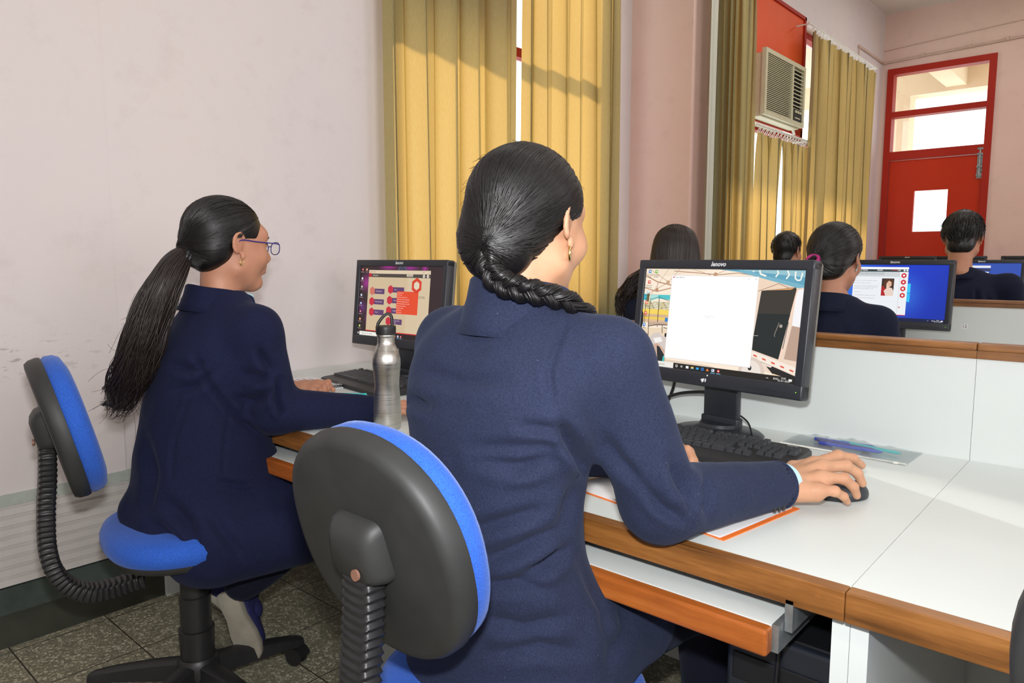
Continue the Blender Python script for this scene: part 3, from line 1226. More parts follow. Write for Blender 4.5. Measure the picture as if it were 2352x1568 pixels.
# ================================================================== MONITORS
class Canvas:
    """flat coloured shapes on a screen; u right, v down, both 0..1"""

    def __init__(self, W, H, seg=None):
        self.W, self.H = W, H
        self.v, self.f, self.c, self.k = [], [], [], 0

    def poly(self, pts, col):
        n = len(self.v)
        y = -self.k * 1.2e-5
        self.k += 1
        for u, v in pts:
            u, v = min(max(u, 0), 1), min(max(v, 0), 1)
            self.v.append(((u - .5) * self.W, y, (.5 - v) * self.H))
        self.f.append(tuple(range(n, n + len(pts))))
        self.c += [col] * len(pts) if not isinstance(col, list) else col
        return self

    def rect(self, u0, v0, u1, v1, col):
        return self.poly([(u0, v0), (u0, v1), (u1, v1), (u1, v0)], col)

    def line(self, pts, w, col):
        for (a, b), (c, d) in zip(pts[:-1], pts[1:]):
            dx, dy = (c - a) * self.W, (d - b) * self.H
            L = math.hypot(dx, dy) + 1e-9
            nx, ny = -dy / L * w / 2 / self.W, dx / L * w / 2 / self.H
            self.poly([(a + nx, b + ny), (c + nx, d + ny), (c - nx, d - ny), (a - nx, b - ny)], col)
        return self

    def disc(self, u, v, r, col, n=14, ry=None, a0=0):
        ry = ry or r
        return self.poly([(u + r / self.W * math.cos(a0 + 2 * math.pi * i / n), v - ry / self.H * math.sin(a0 + 2 * math.pi * i / n)) for i in range(n)], col)

    def hexa(self, u, v, r, col, inner=None):
        self.disc(u, v, r, col, 6, a0=math.pi / 6)
        if inner:
            self.disc(u, v, r * .55, inner, 6, a0=math.pi / 6)
        return self

    def text(self, s, u, v, h, col, align='LEFT', bold=0.0):
        V, F = text2d(s, h * 1.35, 0, bold, align)
        n = len(self.v)
        y = -self.k * 1.2e-5
        self.k += 1
        for a, b in V:
            self.v.append(((u - .5) * self.W + a, y, (.5 - v) * self.H + b))
        self.f += [tuple(i + n for i in f) for f in F]
        self.c += [col] * len(V)
        return self

    def build(self, parent, loc):
        me = bpy.data.meshes.new('screen_image')
        me.from_pydata(self.v, [], self.f)
        ca = me.color_attributes.new('ink', 'FLOAT_COLOR', 'POINT')
        ca.data.foreach_set('color', [q for c in self.c for q in (*lin(c), 1.0)])
        me.materials.append(M['screen'])
        me.update()
        o = bpy.data.objects.new('screen_image', me)
        C.objects.link(o)
        o.parent = parent
        o.location = loc
        return o


MW, MH = .500, .322            # outer size of the monitor head
SW, SH = .456, .262            # lit area


def monitor(loc, rz, label, cv=None, tilt=-3, group=None, zc=None, off=False):
    """loc = point on the desk under the stand; the screen faces -Y before turning"""
    r = empty('computer_monitor', loc, rz, label, 'monitor', group)
    hz = .128 + MH / 2 if zc is None else zc
    tl = R(tilt)
    oy = -.012
    head = empty('monitor_head', (0, 0, 0))
    # bezel: a ring with rounded outer corners
    b = MB()
    x0, x1, z0, z1 = -MW / 2, MW / 2, -MH / 2, MH / 2
    sx, sz0, sz1 = SW / 2, z0 + .036, z0 + .036 + SH
    yb = .028
    b.box((x0, -.008, z0), (x1, yb, sz0), .004).box((x0, -.008, sz1), (x1, yb, z1), .004)
    b.box((x0, -.0078, z0 + .002), (-sx, yb, z1 - .002), .004).box((sx, -.0078, z0 + .002), (x1, yb, z1 - .002), .004)
    bpy.data.objects.remove(head)
    bez = b.build('bezel', M['bezel'], r, smooth=True, loc=(0, oy, hz), rot=(tl, 0, 0))
    b = MB().box((x0 + .003, yb - .002, z0 + .003), (x1 - .003, yb + .016, z1 - .003), .006)
    b.box((x0 + .05, yb + .014, z0 + .04), (x1 - .05, yb + .036, z1 - .05), .01)
    b.build('rear_shell', M['bezel_grey'], r, smooth=True, loc=(0, oy, hz), rot=(tl, 0, 0))
    scr = MB().box((-sx, -.001, sz0), (sx, .004, sz1)).build('screen', M['screen_off'], r, loc=(0, oy, hz), rot=(tl, 0, 0))
    if cv is not None:
        cv.build(scr, (0, -.0015, (sz0 + sz1) / 2))
    V, F = text2d('lenovo', .0155, .3, .0005)
    MB().add([(x, 0, y) for x, y in V], F).build('logo', M['chrome_white'], bez, loc=(0, -.0083, z1 - .0115))
    b = MB()
    for i in range(5):
        b.box((.112 + i * .021, -.0088, z0 + .013), (.126 + i * .021, -.0078, z0 + .0155))
    b.build('button_row', M['dark_slot'], bez)
    if not off:
        MB().lathe([(.0012, 0), (.0012, .001)], (0, 0, 0), 8, 'Y').build('power_light', M['led'], bez, loc=(.236, -.0092, z0 + .018))
    # stand
    b = MB().box((-.054, .022, .012), (.054, .05, .045), .004).box((-.050, .026, .03), (.050, .046, hz - .04), .005)
    b.build('neck', M['bezel'], r, smooth=True)
    b = MB().lathe([(.118, 0), (.120, .004), (.112, .010), (.07, .015), (.052, .022), (.048, .03)], (0, 0, 0), 48)
    b.xform(Matrix.Diagonal((1, .84, 1, 1)))
    b.build('stand_base', M['bezel'], r, smooth=True, loc=(0, .02, .0005))
    return r


M['chrome_white'] = plain('printed_silver', (215, 218, 222), 0.4)
M['eye'] = plain('eye_white', (205, 196, 190), 0.25)
M['dark_iris'] = plain('dark_iris', (34, 20, 14), 0.15)


def taskbar(c, dark=(32, 28, 24), icons=True, search=True, time='1545', date='22-01-2023', y=.945):
    c.rect(0, y, 1, 1, dark)
    c.rect(0, y, .035, 1, (46, 42, 40))
    for a in (0, 1):
        for b_ in (0, 1):
            c.rect(.010 + a * .008, y + .016 + b_ * .012, .0165 + a * .008, y + .0265 + b_ * .012, (240, 240, 240))
    if search:
        c.rect(.035, y, .262, 1, (238, 236, 228))
        c.text('Type here to search', .06, y + .028, .0058, (110, 110, 110))
    x = .285
    if icons:
        c.disc(x, y + .028, .0035, (240, 240, 240)).disc(x, y + .028, .0022, dark)
        c.rect(x + .028, y + .02, x + .040, y + .036, (225, 225, 225)).rect(x + .031, y + .024, x + .037, y + .032, dark)
        c.rect(x + .064, y + .016, x + .082, y + .040, (245, 245, 245))
        c.rect(x + .098, y + .018, x + .116, y + .038, (240, 200, 90)).rect(x + .101, y + .028, x + .113, y + .038, (90, 180, 230))
        c.rect(x + .132, y + .018, x + .150, y + .038, (40, 160, 230))
        c.disc(x + .174, y + .028, .0042, (40, 130, 220)).disc(x + .174, y + .028, .002, dark)
        c.poly([(x + .206, y + .014), (x + .197, y + .04), (x + .216, y + .04)], (240, 130, 60))
        c.rect(x + .232, y + .014, x + .25, y + .040, (225, 230, 240)).rect(x + .234, y + .02, x + .242, y + .03, (60, 90, 170))
        c.disc(x + .276, y + .028, .0042, (200, 40, 40)).disc(x + .276, y + .028, .0018, (250, 250, 250))
        c.rect(x + .228, y + .05, x + .255, y + .055, (110, 200, 240)).rect(x + .264, y + .05, x + .29, y + .055, (110, 200, 240))
    c.line([(.845, y + .034), (.851, y + .024), (.857, y + .034)], .0008, (230, 230, 230))
    c.text('ENG', .884, y + .028, .005, (235, 235, 235))
    c.text(time, .925, y + .017, .0048, (235, 235, 235))
    c.text(date, .910, y + .040, .0048, (235, 235, 235))
    c.rect(.968, y + .016, .986, y + .036, (240, 240, 240))


def icon(c, u, v, col, l1, l2=None, tc=(70, 60, 50)):
    c.rect(u - .010, v - .016, u + .010, v + .016, col)
    c.rect(u - .004, v - .008, u + .006, v + .004, (250, 250, 250))
    c.text(l1, u, v + .034, .0042, tc, 'CENTER')
    if l2:
        c.text(l2, u, v + .054, .0042, tc, 'CENTER')


# --- the nearest screen: paddock wallpaper under a blank white window
cv = Canvas(SW, SH)
cream = (250, 234, 214)
cv.rect(0, 0, 1, 1, cream)
cv.poly([(0, 0), (0, .10), (.42, .02), (.42, 0)], (244, 226, 204))
br = (176, 132, 104)
for p, w in (([(0, .075), (.09, .135), (.19, .165)], .0028), ([(.02, .0), (.17, .135)], .0012), ([(.24, 0), (.165, .14)], .0012),
             ([(.16, .0), (.05, .27)], .001), ([(0, .20), (.09, .235), (.20, .19)], .0025), ([(.09, .13), (.09, .23)], .0012),
             ([(.165, .14), (.04, .25)], .0012), ([(0, .27), (.2, .27)], .0015), ([(.2, .02), (.5, .05), (.62, .03), (.8, .07)], .002),
             ([(.33, .0), (.45, .055)], .0014), ([(.55, .0), (.47, .055)], .0014), ([(.4, .09), (.2, .17)], .0012)):
    cv.line(p, w, br)
cv.disc(.165, .14, .006, (200, 160, 130)).disc(.09, .215, .005, (190, 140, 110)).disc(.48, .05, .006, (196, 150, 120))
for i in range(10):
    u = .13 + i * .012
    cv.line([(u, .045 + (i % 3) * .01), (u + .006, .075)], .001, (238, 216, 192))
cv.poly([(.50, 0), (.62, .02), (1, .17), (1, 0)], (96, 164, 190)).poly([(.60, 0), (1, .06), (1, 0)], (150, 196, 208))
cv.poly([(.62, .02), (1, .17), (1, .13), (.64, .0)], (120, 180, 200))
wt = (246, 246, 236)
cv.line([(.745, .0), (.75, .035), (.785, .055)], .004, wt).line([(.845, .0), (.852, .03), (.838, .062)], .0035, wt)
cv.line([(.90, .0), (.912, .04), (.897, .078)], .0035, wt)
cv.line([(.945, .01), (.945, .07), (.958, .088), (.975, .085), (.982, .02)], .0035, wt)
cv.rect(.705, .008, .715, .02, wt)
cv.poly([(.74, .07), (1, .17), (1, .22), (.75, .20)], (240, 214, 190)).line([(.74, .20), (.86, .12), (.97, .19)], .0014, (160, 120, 96))
cv.poly([(0, .265), (0, .33), (.03, .33), (.03, .265)], (70, 180, 200)).rect(.022, .25, .04, .345, (106, 96, 56))
cv.poly([(.045, .27), (.20, .265), (.20, .32), (.11, .305), (.05, .335)], (80, 196, 200)).poly([(.045, .27), (.105, .27), (.105, .305), (.05, .33)], (170, 226, 220))
cv.rect(0, .34, .2, .42, (206, 196, 160)).rect(0, .42, .2, .47, (246, 214, 96)).rect(0, .47, .2, .50, (214, 178, 140))
cv.rect(0, .50, .2, .525, (240, 206, 90)).rect(0, .525, .2, .56, (222, 186, 150))
for i in range(34):
    u, v = (i * 7 % 19) / 100.0 + .003, .347 + (i * 5 % 7) * .0105
    cv.rect(u, v, u + .012, v + .006, [(250, 246, 236), (90, 84, 70), (236, 200, 80), (250, 250, 245)][i % 4])
for u in (.018, .05, .115):
    cv.line([(u, .30), (u + .004, .66 if u < .1 else .60)], .0016 if u < .1 else .002, (24, 24, 26))
cv.line([(.11, .29), (.19, .33)], .0012, (40, 40, 40)).line([(.11, .29), (.055, .32)], .0012, (40, 40, 40))
cv.poly([(0, .62), (.2, .60), (.2, .96), (0, .96)], (236, 214, 186)).poly([(0, .66), (.06, .68), (.06, .82), (0, .82)], (168, 122, 96))
cv.poly([(0, .44), (.008, .47), (.012, .56), (.006, .62), (.014, .66), (0, .66)], (22, 22, 28))
cv.poly([(.05, .555), (.20, .545), (.20, .575), (.05, .595)], (196, 170, 148)).line([(.055, .60), (.12, .575), (.20, .573)], .0018, (30, 30, 34))
cv.line([(.052, .55), (.06, .71)], .0018, (50, 40, 40)).line([(.155, .575), (.16, .66)], .002, (50, 40, 40))
cv.rect(.17, .50, .2, .54, (50, 130, 200)).poly([(.178, .66), (.2, .65), (.2, .72), (.18, .71)], (34, 34, 40)).line([(.165, .6), (.2, .61)], .0018, (60, 60, 70))
cv.poly([(.065, .72), (.10, .665), (.14, .655), (.16, .685), (.2, .70), (.2, .97), (.155, .97), (.09, .955), (.062, .92), (.06, .80)], (214, 202, 196))
cv.poly([(.09, .80), (.13, .76), (.2, .84), (.2, .97), (.11, .965)], (206, 172, 150)).poly([(.10, .72), (.15, .70), (.17, .74), (.12, .77)], (244, 240, 236))
cv.disc(.076, .83, .007, (36, 34, 36), 16, .020).disc(.076, .83, .0045, (110, 100, 96), 16, .014)
cv.poly([(.13, .79), (.15, .80), (.19, .88), (.19, .97), (.145, .95)], (40, 42, 46)).poly([(.182, .89), (.195, .89), (.19, .97), (.178, .96)], (40, 190, 186))
# trailer and open dark doorway at the right
cv.poly([(.748, .20), (1, .15), (1, .96), (.74, .90)], (238, 214, 196)).poly([(.96, .18), (1, .16), (1, .50), (.955, .49)], (246, 244, 246))
cv.poly([(.955, .49), (1, .50), (1, .80), (.93, .79)], (190, 160, 142)).line([(.965, .16), (.905, .82)], .003, (250, 214, 190))
cv.poly([(.768, .19), (.955, .15), (.96, .17), (.90, .80), (.742, .735)], (56, 52, 46)).poly([(.762, .40), (.94, .39), (.90, .80), (.742, .735)], (30, 38, 38))
cv.poly([(.80, .185), (.95, .155), (.93, .172)], (236, 170, 110)).line([(.885, .47), (.865, .58), (.868, .60)], .0016, (150, 140, 130))
cv.line([(.935, .46), (.918, .70)], .002, (100, 100, 100)).disc(.896, .50, .004, (170, 165, 150)).line([(.747, .605), (.775, .602)], .0012, (190, 185, 170))
cv.poly([(.735, .745), (1, .855), (1, .92), (.735, .80)], (246, 234, 222))
for i in range(5):
    u = .757 + i * .052
    cv.poly([(u, .775 + i * .0245), (u + .022, .785 + i * .0245), (u + .024, .80 + i * .0245), (u + .003, .79 + i * .0245)], (226, 80, 50))
cv.poly([(.74, .81), (.86, .86), (1, .93), (1, .99), (.9, .97), (.83, .86)], (34, 32, 32)).poly([(.78, .83), (.87, .865), (.865, .88), (.80, .86)], (236, 220, 206))
cv.disc(.755, .955, .035, (222, 204, 190), 24, .040).disc(.755, .955, .026, (236, 226, 216), 24, .032).disc(.745, .905, .005, (30, 30, 34), 12, .006)
cv.poly([(.88, .93), (1, .97), (1, 1), (.86, 1)], (240, 214, 180)).poly([(.2, .92), (.5, .93), (.62, .975), (.2, .96)], (228, 206, 186))
cv.rect(.192, .062, .748, .905, (222, 214, 208)).rect(.1945, .066, .7455, .90, (254, 254, 253))
cv.disc(.206, .083, .0022, (200, 60, 70)).text('Tense Buster', .214, .083, .0042, (110, 110, 110))
cv.text('x', .728, .083, .005, (90, 90, 90)).rect(.683, .078, .692, .090, (200, 200, 200)).rect(.685, .080, .690, .088, (254, 254, 253)).rect(.655, .084, .664, .0855, (190, 190, 190))
cv.line([(.43, .455), (.50, .457)], .0005, (190, 196, 220)).line([(.42, .48), (.49, .482), (.492, .462)], .0004, (220, 224, 236)).line([(.452, .468), (.47, .469)], .0005, (180, 188, 214))
icon(cv, .030, .030, (60, 140, 200), 'Microsoft', 'Edge')
icon(cv, .078, .030, (120, 190, 50), 'Camtasia', 'Studio')
icon(cv, .032, .140, (216, 60, 40), 'CleverCo', 'Desktop')
icon(cv, .028, .245, (190, 210, 220), 'Recycle')
icon(cv, .026, .355, (230, 110, 80), 'Office')
icon(cv, .026, .465, (220, 40, 36), 'Adobe')
icon(cv, .024, .585, (40, 130, 210), 'Zoom')
icon(cv, .024, .700, (230, 180, 60), 'Google', 'Chrome')
icon(cv, .022, .815, (200, 50, 60), 'Tense Buster', 'Shortcut')
taskbar(cv)
mon = monitor((-.825, 1.715, .7505), R(-7), 'black monitor with paddock wallpaper and a blank white window, before the nearest girl', cv, tilt=-7)

bz = [c for c in kids(mon) if c.name.startswith('bezel')][0]
MB().prism([(-.006, .004), (.004, .007), (.003, -.001), (-.001, -.004)], -.0086, -.0080, 'Y').prism([(.006, .006), (.0095, .007), (.0095, -.001), (.0065, -.002)], -.0086, -.0080, 'Y') \
    .prism([(.010, .016), (.014, .017), (.014, .014), (.011, .013)], -.0086, -.0080, 'Y').build('sticker_residue', M['paper'], bz, loc=(-.012, 0, -MH / 2 + .014))

# --- left girl's screen
cl = Canvas(SW, SH)
dk = (50, 34, 38)
cl.rect(0, 0, 1, 1, dk)
mg, pu = (176, 38, 150), (96, 40, 110)


def glow(c, u, v, ru, rv, col, bg, n=6):
    for i in range(n):
        t = (i + 1) / n
        k = 1.1 - t
        cc = tuple(bg[j] * (1 - t) + col[j] * t for j in range(3))
        c.poly([(u + ru * k * math.cos(a), v + rv * k * math.sin(a)) for a in np.linspace(0, 2 * math.pi, 18, endpoint=False)], cc)


glow(cl, .36, .0, .15, .07, mg, dk)
glow(cl, .62, .02, .14, .06, (150, 40, 140), dk)
glow(cl, .79, .03, .05, .07, (170, 40, 150), dk)
glow(cl, .09, .24, .10, .16, (160, 44, 140), dk)
glow(cl, .05, .60, .08, .12, pu, dk)
glow(cl, .12, .75, .04, .1, (110, 40, 120), dk)
cl.disc(.53, .085, .028, (84, 84, 108), 20).disc(.53, .085, .022, (66, 60, 84), 20)
bg = (206, 184, 150)
cl.poly([(.112, .062), (.86, .062), (.86, .93), (.112, .93)], bg).rect(.60, .12, .86, .92, (212, 192, 160))
cl.rect(.112, .055, .86, .105, (220, 200, 172)).disc(.128, .08, .002, (200, 50, 60)).text('Tense Buster', .137, .08, .0042, (90, 80, 70)).text('x', .84, .08, .005, (80, 80, 80))
cl.rect(.775, .075, .785, .087, (160, 150, 140))
cl.rect(.112, .105, .86, .155, (74, 66, 60)).rect(.112, .10, .150, .15, (186, 30, 50)).text('Advanced', .165, .13, .0056, (236, 226, 214))
cl.rect(.585, .108, .66, .133, (214, 200, 180)).text('Welcome', .60, .121, .0045, (90, 80, 70)).rect(.585, .138, .66, .145, (170, 160, 140))
for u in (.785, .83):
    cl.hexa(u, .13, .0065, (232, 222, 208)).disc(u, .13, .002, (90, 70, 60)) if False else cl.disc(u, .13, .0065, (232, 222, 208), 6).disc(u, .13, .002, (90, 70, 60))
red, vio = (196, 40, 60), (92, 60, 106)
for i, (u, v, t, hot) in enumerate(((.17, .355, 'Starting point', 1), (.17, .505, 'Pressure builds', 0), (.175, .655, 'Future', 0))):
    cl.rect(u + .02, v - .035, u + .155, v + .04, vio).hexa(u, v, .0165, (206, 112, 96) if hot else red).text(t, u + .045, v, .0048, (232, 214, 214))
for i, (u, v, t) in enumerate(((.40, .325, 'Past'), (.395, .475, 'The present'), (.392, .62, 'Articles'), (.395, .77, 'What you have'))):
    cl.rect(u + .02, v - .035, u + .165, v + .04, vio).hexa(u, v, .0165, red).text(t, u + .05, v - (.012 if i == 3 else 0), .0048, (232, 214, 214))
cl.text('learned...', .445, .785, .0048, (232, 214, 214))
cl.rect(.482, .345, .735, .66, (226, 74, 40))
for i, t in enumerate(('Introduction', 'The verb', 'Practice: used or have?', 'Practice: correct the mistake', 'Practice: complete the story', 'Present perfect, real or never?', 'Do you understand?', 'Game: choose', 'Quiz one', 'Your test')):
    cl.rect(.492, .362 + i * .030, .499, .372 + i * .030, (250, 236, 226)).text(t, .505, .367 + i * .030, .0037, (250, 226, 214))
cl.line([(.705, .16), (.708, .19)], .0015, (120, 40, 30)).line([(.712, .33), (.716, .36)], .0015, (120, 40, 30))
cl.hexa(.71, .26, .029, (212, 62, 40), (222, 208, 184))
cl.text('USTER', .735, .42, .009, (110, 100, 90))
cl.rect(.112, .92, .86, .932, (214, 40, 40))
for i, (v, col) in enumerate(((.05, (190, 40, 50)), (.18, (200, 210, 210)), (.30, (170, 190, 150)), (.42, (190, 200, 230)), (.54, (140, 170, 220)), (.66, (190, 60, 90)), (.77, (216, 130, 60)), (.87, (140, 190, 40)))):
    icon(cl, .030, v, col, 'Shortcut', None, (200, 180, 190))
icon(cl, .085, .05, (214, 140, 90), 'Tense', None, (200, 180, 190))
taskbar(cl, (40, 26, 30))
monitor((-2.06, 1.71, .7505), R(1), 'black monitor showing magenta wallpaper and red hexagon menu, before the girl with ponytail', cl, tilt=-6)


# --- blue screen in the second row
def blue_bg(c, a=(24, 60, 200), b_=(70, 150, 245)):
    n = 26
    for i in range(n):
        for j in range(14):
            def colr(u, v):
                d = math.hypot((u - .52) * 1.5, v - .55)
                t = max(0, 1 - d / .55) ** 1.4
                l = max(0, 1 - u * 2.2)
                t = max(t, l * .75)
                sh = 1 - .25 * max(0, u - .7) - .1 * v
                return tuple((a[q] * (1 - t) + b_[q] * t) * sh for q in range(3))
            u0, u1, v0, v1 = i / n, (i + 1) / n, j / 14, (j + 1) / 14
            c.poly([(u0, v0), (u0, v1), (u1, v1), (u1, v0)], [colr(u0, v0), colr(u0, v1), colr(u1, v1), colr(u1, v0)])
            c.k -= 1
    c.k += 1


cb = Canvas(SW, SH)
blue_bg(cb)
cb.poly([(.58, .34), (.665, .33), (.665, .49), (.58, .49)], (60, 200, 250)).poly([(.58, .50), (.665, .50), (.665, .66), (.58, .65)], (50, 190, 245))
cb.rect(.095, .04, .635, .905, (236, 240, 244)).rect(.095, .04, .635, .075, (250, 250, 250)).disc(.105, .057, .0018, (200, 50, 60))
cb.rect(.095, .08, .635, .125, (54, 68, 74))
for u0, u1 in ((.10, .145), (.148, .175), (.182, .235), (.33, .385), (.53, .56)):
    cb.rect(u0, .088, u1, .108, (190, 196, 200))
for i in range(6):
    cb.disc(.478 + i * .012, .096, .002, (200, 50, 60))
cb.disc(.595, .10, .005, (230, 234, 236), 6).disc(.622, .10, .005, (230, 234, 236), 6)
cb.rect(.095, .125, .555, .215, (206, 212, 214))
cb.text('In this dialogue the speaker is asking what other people', .103, .145, .0046, (70, 90, 100))
cb.text('have been doing and how long for. Listen and answer.', .103, .168, .0046, (70, 90, 100))
for i, (t, v) in enumerate((('Frances:', .245), ('Hello, Mum. It is me, from the airport in Lisbon.', .29), ('Where have you been all this time?', .335), ('Mum: At home. I have been waiting here since nine,', .385),
                            ('waiting for you to ring. The plane was two hours', .412), ('late and they have been telling us to wait.', .44), ('Frances: Sorry!', .50), ('I have been looking for a telephone all over this', .56),
                            ('terminal, and I have not found the right coins.', .61))):
    cb.text(t, .108, v, .0040, (120, 128, 140))
cb.rect(.385, .245, .505, .56, (58, 44, 42))
cb.poly([(.385, .56), (.385, .40), (.42, .36), (.44, .56)], (176, 34, 40)).poly([(.43, .56), (.41, .47), (.45, .40), (.49, .42), (.505, .47), (.505, .56)], (232, 210, 198))
cb.disc(.458, .335, .013, (226, 186, 160), 16, .017).poly([(.41, .42), (.405, .30), (.44, .255), (.49, .265), (.50, .36), (.485, .40), (.48, .31), (.455, .285), (.435, .33), (.425, .42)], (88, 54, 38))
cb.disc(.446, .40, .006, (236, 204, 186), 10, .012).line([(.449, .345), (.454, .345)], .0009, (60, 40, 40)).line([(.464, .345), (.47, .345)], .0009, (60, 40, 40)).line([(.455, .367), (.465, .366)], .0012, (170, 60, 60))
for i in range(4):
    v = .19 + i * .118
    cb.hexa(.594, v, .0125, (208, 30, 40)).disc(.594, v, .0055, (244, 240, 240), 6 if i != 1 else 4)
    cb.rect(.570, v + .057, .612, v + .0585, (190, 194, 200))
cb.disc(.572, .76, .0042, (208, 40, 50)).disc(.572, .76, .002, (244, 240, 240))
cb.rect(.553, .215, .557, .89, (206, 210, 214)).rect(.095, .893, .635, .905, (206, 30, 50))
taskbar(cb, (22, 30, 70), search=False, icons=False)
monitor((-.925, 3.775, .7505), R(-4), 'black monitor with bright blue desktop and text page, right of the pink hair tie', cb, tilt=-5)

# --- the boy's screen at the right edge, third row
cc = Canvas(SW, SH)
cc.rect(0, 0, 1, 1, (50, 82, 176)).rect(0, .5, 1, 1, (58, 96, 186))
cc.rect(.1, .06, .62, .12, (230, 232, 240)).rect(.1, .14, .62, .2, (54, 60, 90)).rect(.1, .22, .6, .9, (226, 230, 238)).rect(.40, .26, .6, .32, (200, 204, 220))
for u, v, r in ((.86, .66, .016), (.90, .62, .014), (.83, .74, .018), (.9, .76, .024), (.96, .7, .016)):
    cc.disc(u, v, r, (196, 200, 200), 12)
cc.line([(.80, .45), (.83, .41), (.85, .42)], .002, (20, 40, 90)).line([(.77, .55), (.80, .53)], .002, (20, 40, 90))
taskbar(cc, (30, 30, 40), search=False, icons=False)
monitor((-.90, 5.88, .7505), R(-2), 'black monitor with a deep blue desktop, partly hidden by the boy at the right', cc, tilt=-4)
offm = 'dark black monitor '
monitor((-1.93, 3.76, .7505), R(-2), offm + 'partly hidden behind the loose-haired girl and the nearest monitor', None, tilt=-5)
monitor((-1.79, 7.72, .7505), R(0), offm + 'in the last row, left of two in front of the red door', None, off=True, tilt=-5, zc=.128 + MH / 2 + .035)
monitor((-1.42, 7.88, .7505), R(0), offm + 'in the last row, right of two in front of the red door', None, off=True, tilt=-5, zc=.128 + MH / 2 + .035)
monitor((-.80, 7.80, .7505), R(0), offm + 'in the last row at the right edge, behind the blue screen', None, off=True, tilt=-5, zc=.128 + MH / 2 + .035)
monitor((-1.75, 5.78, .7505), R(-4), offm + 'between the short-haired boy and the girl with the pink hair tie', None, tilt=-5)


# ================================================================== KEYBOARDS
def keyboard(loc, rz, label):
    r = empty('keyboard', loc, rz, label, 'keyboard')
    W, D = .452, .182
    b = MB()
    out = []
    for cx, cy, a0 in ((W / 2 - .02, D / 2 - .02, 0), (-W / 2 + .02, D / 2 - .02, 90), (-W / 2 + .02, -D / 2 + .02, 180), (W / 2 - .02, -D / 2 + .02, 270)):
        for k in range(5):
            a = R(a0 + k * 22.5)
            out.append((cx + .02 * math.cos(a), cy + .02 * math.sin(a)))
    n = len(out)
    V = [(x, y, .0) for x, y in out] + [(x, y, .012 + .012 * (y + D / 2) / D) for x, y in out] + \
        [(x * .985, y * .965, .0155 + .012 * (y + D / 2) / D) for x, y in out]
    F = [tuple(range(n))[::-1], tuple(range(2 * n, 3 * n))]
    for q in (0, n):
        F += [(q + i, q + (i + 1) % n, q + n + (i + 1) % n, q + n + i) for i in range(n)]
    b.add(V, F).build('keyboard_case', M['black_plastic'], r, smooth=True)
    kw = .019
    def capmesh(w):
        a, c = w / 2 - .0009, kw / 2 - .0009
        V = [(-a, -c, 0), (a, -c, 0), (a, c, 0), (-a, c, 0), (-a + .0022, -c + .0026, .0085), (a - .0022, -c + .0026, .0085), (a - .0022, c - .0012, .0092), (-a + .0022, c - .0012, .0092)]
        F = [(3, 2, 1, 0), (4, 5, 6, 7), (0, 1, 5, 4), (1, 2, 6, 5), (2, 3, 7, 6), (3, 0, 4, 7)]
        m = MB().add(V, F)
        lg = [(-a + .005, -.001, .0092), (-a + .0075, -.001, .0092), (-a + .0075, .003, .0094), (-a + .005, .003, .0094)]
        me = m.mesh('key', M['key'])
        me2 = None
        return me
    meshes = {}
    cnt = 0
    x0 = -W / 2 + .013
    rows = [
        (.066, [(0, 1)] + [(2 + i, 1) for i in range(4)] + [(6.5 + i, 1) for i in range(4)] + [(11 + i, 1) for i in range(4)] + [(15.25 + i, 1) for i in range(3)]),
        (.040, [(i, 1) for i in range(13)] + [(13, 2)] + [(15.25 + i, 1) for i in range(3)] + [(18.5 + i, 1) for i in range(4)]),
        (.021, [(0, 1.5)] + [(1.5 + i, 1) for i in range(12)] + [(13.5, 1.5)] + [(15.25 + i, 1) for i in range(3)] + [(18.5 + i, 1) for i in range(4)]),
        (.002, [(0, 1.75)] + [(1.75 + i, 1) for i in range(11)] + [(12.75, 2.25)] + [(18.5 + i, 1) for i in range(3)]),
        (-.017, [(0, 2.25)] + [(2.25 + i, 1) for i in range(10)] + [(12.25, 2.75), (16.25, 1)] + [(18.5 + i, 1) for i in range(3)]),
        (-.036, [(0, 1.5), (1.5, 1.25), (2.75, 6.5), (9.25, 1.5), (10.75, 1.25), (12, 1.25), (13.25, 1.75), (15.25, 1), (16.25, 1), (17.25, 1), (18.5, 2), (20.5, 1)]),
    ]
    sc = (W - .026) / (22.5 * kw)
    for y, ks in rows:
        for k, w in ks:
            cnt += 1
            if cnt > 100:
                continue
            if w not in meshes:
                meshes[w] = capmesh(w * kw * sc)
            o = bpy.data.objects.new('key', meshes[w])
            o.parent = r
            o.location = (x0 + (k + w / 2) * kw * sc, y + .006, .0148 + .012 * (y + D / 2) / D)
            o.rotation_euler = (R(3.8), 0, 0)
            C.objects.link(o)
    V, F = text2d('lenovo', .0085, .3, .0002)
    MB().add([(x, y, 0) for x, y in V], F).build('logo', M['legend'], r, loc=(W / 2 - .045, .078, .0283), rot=(R(3.8), 0, 0))
    b = MB()
    for i in range(3):
        b.box((W / 2 - .085 + i * .02, .066, .0262), (W / 2 - .083 + i * .02, .0675, .0272))
    b.build('indicator_light', M['led'], r)
    return r


keyboard((-.772, 1.553, .7508), R(-1), 'black full-size keyboard below the monitor with the blank white window')
keyboard((-2.07, 1.575, .7508), R(-8), 'black keyboard on the left desk, behind the steel bottle')


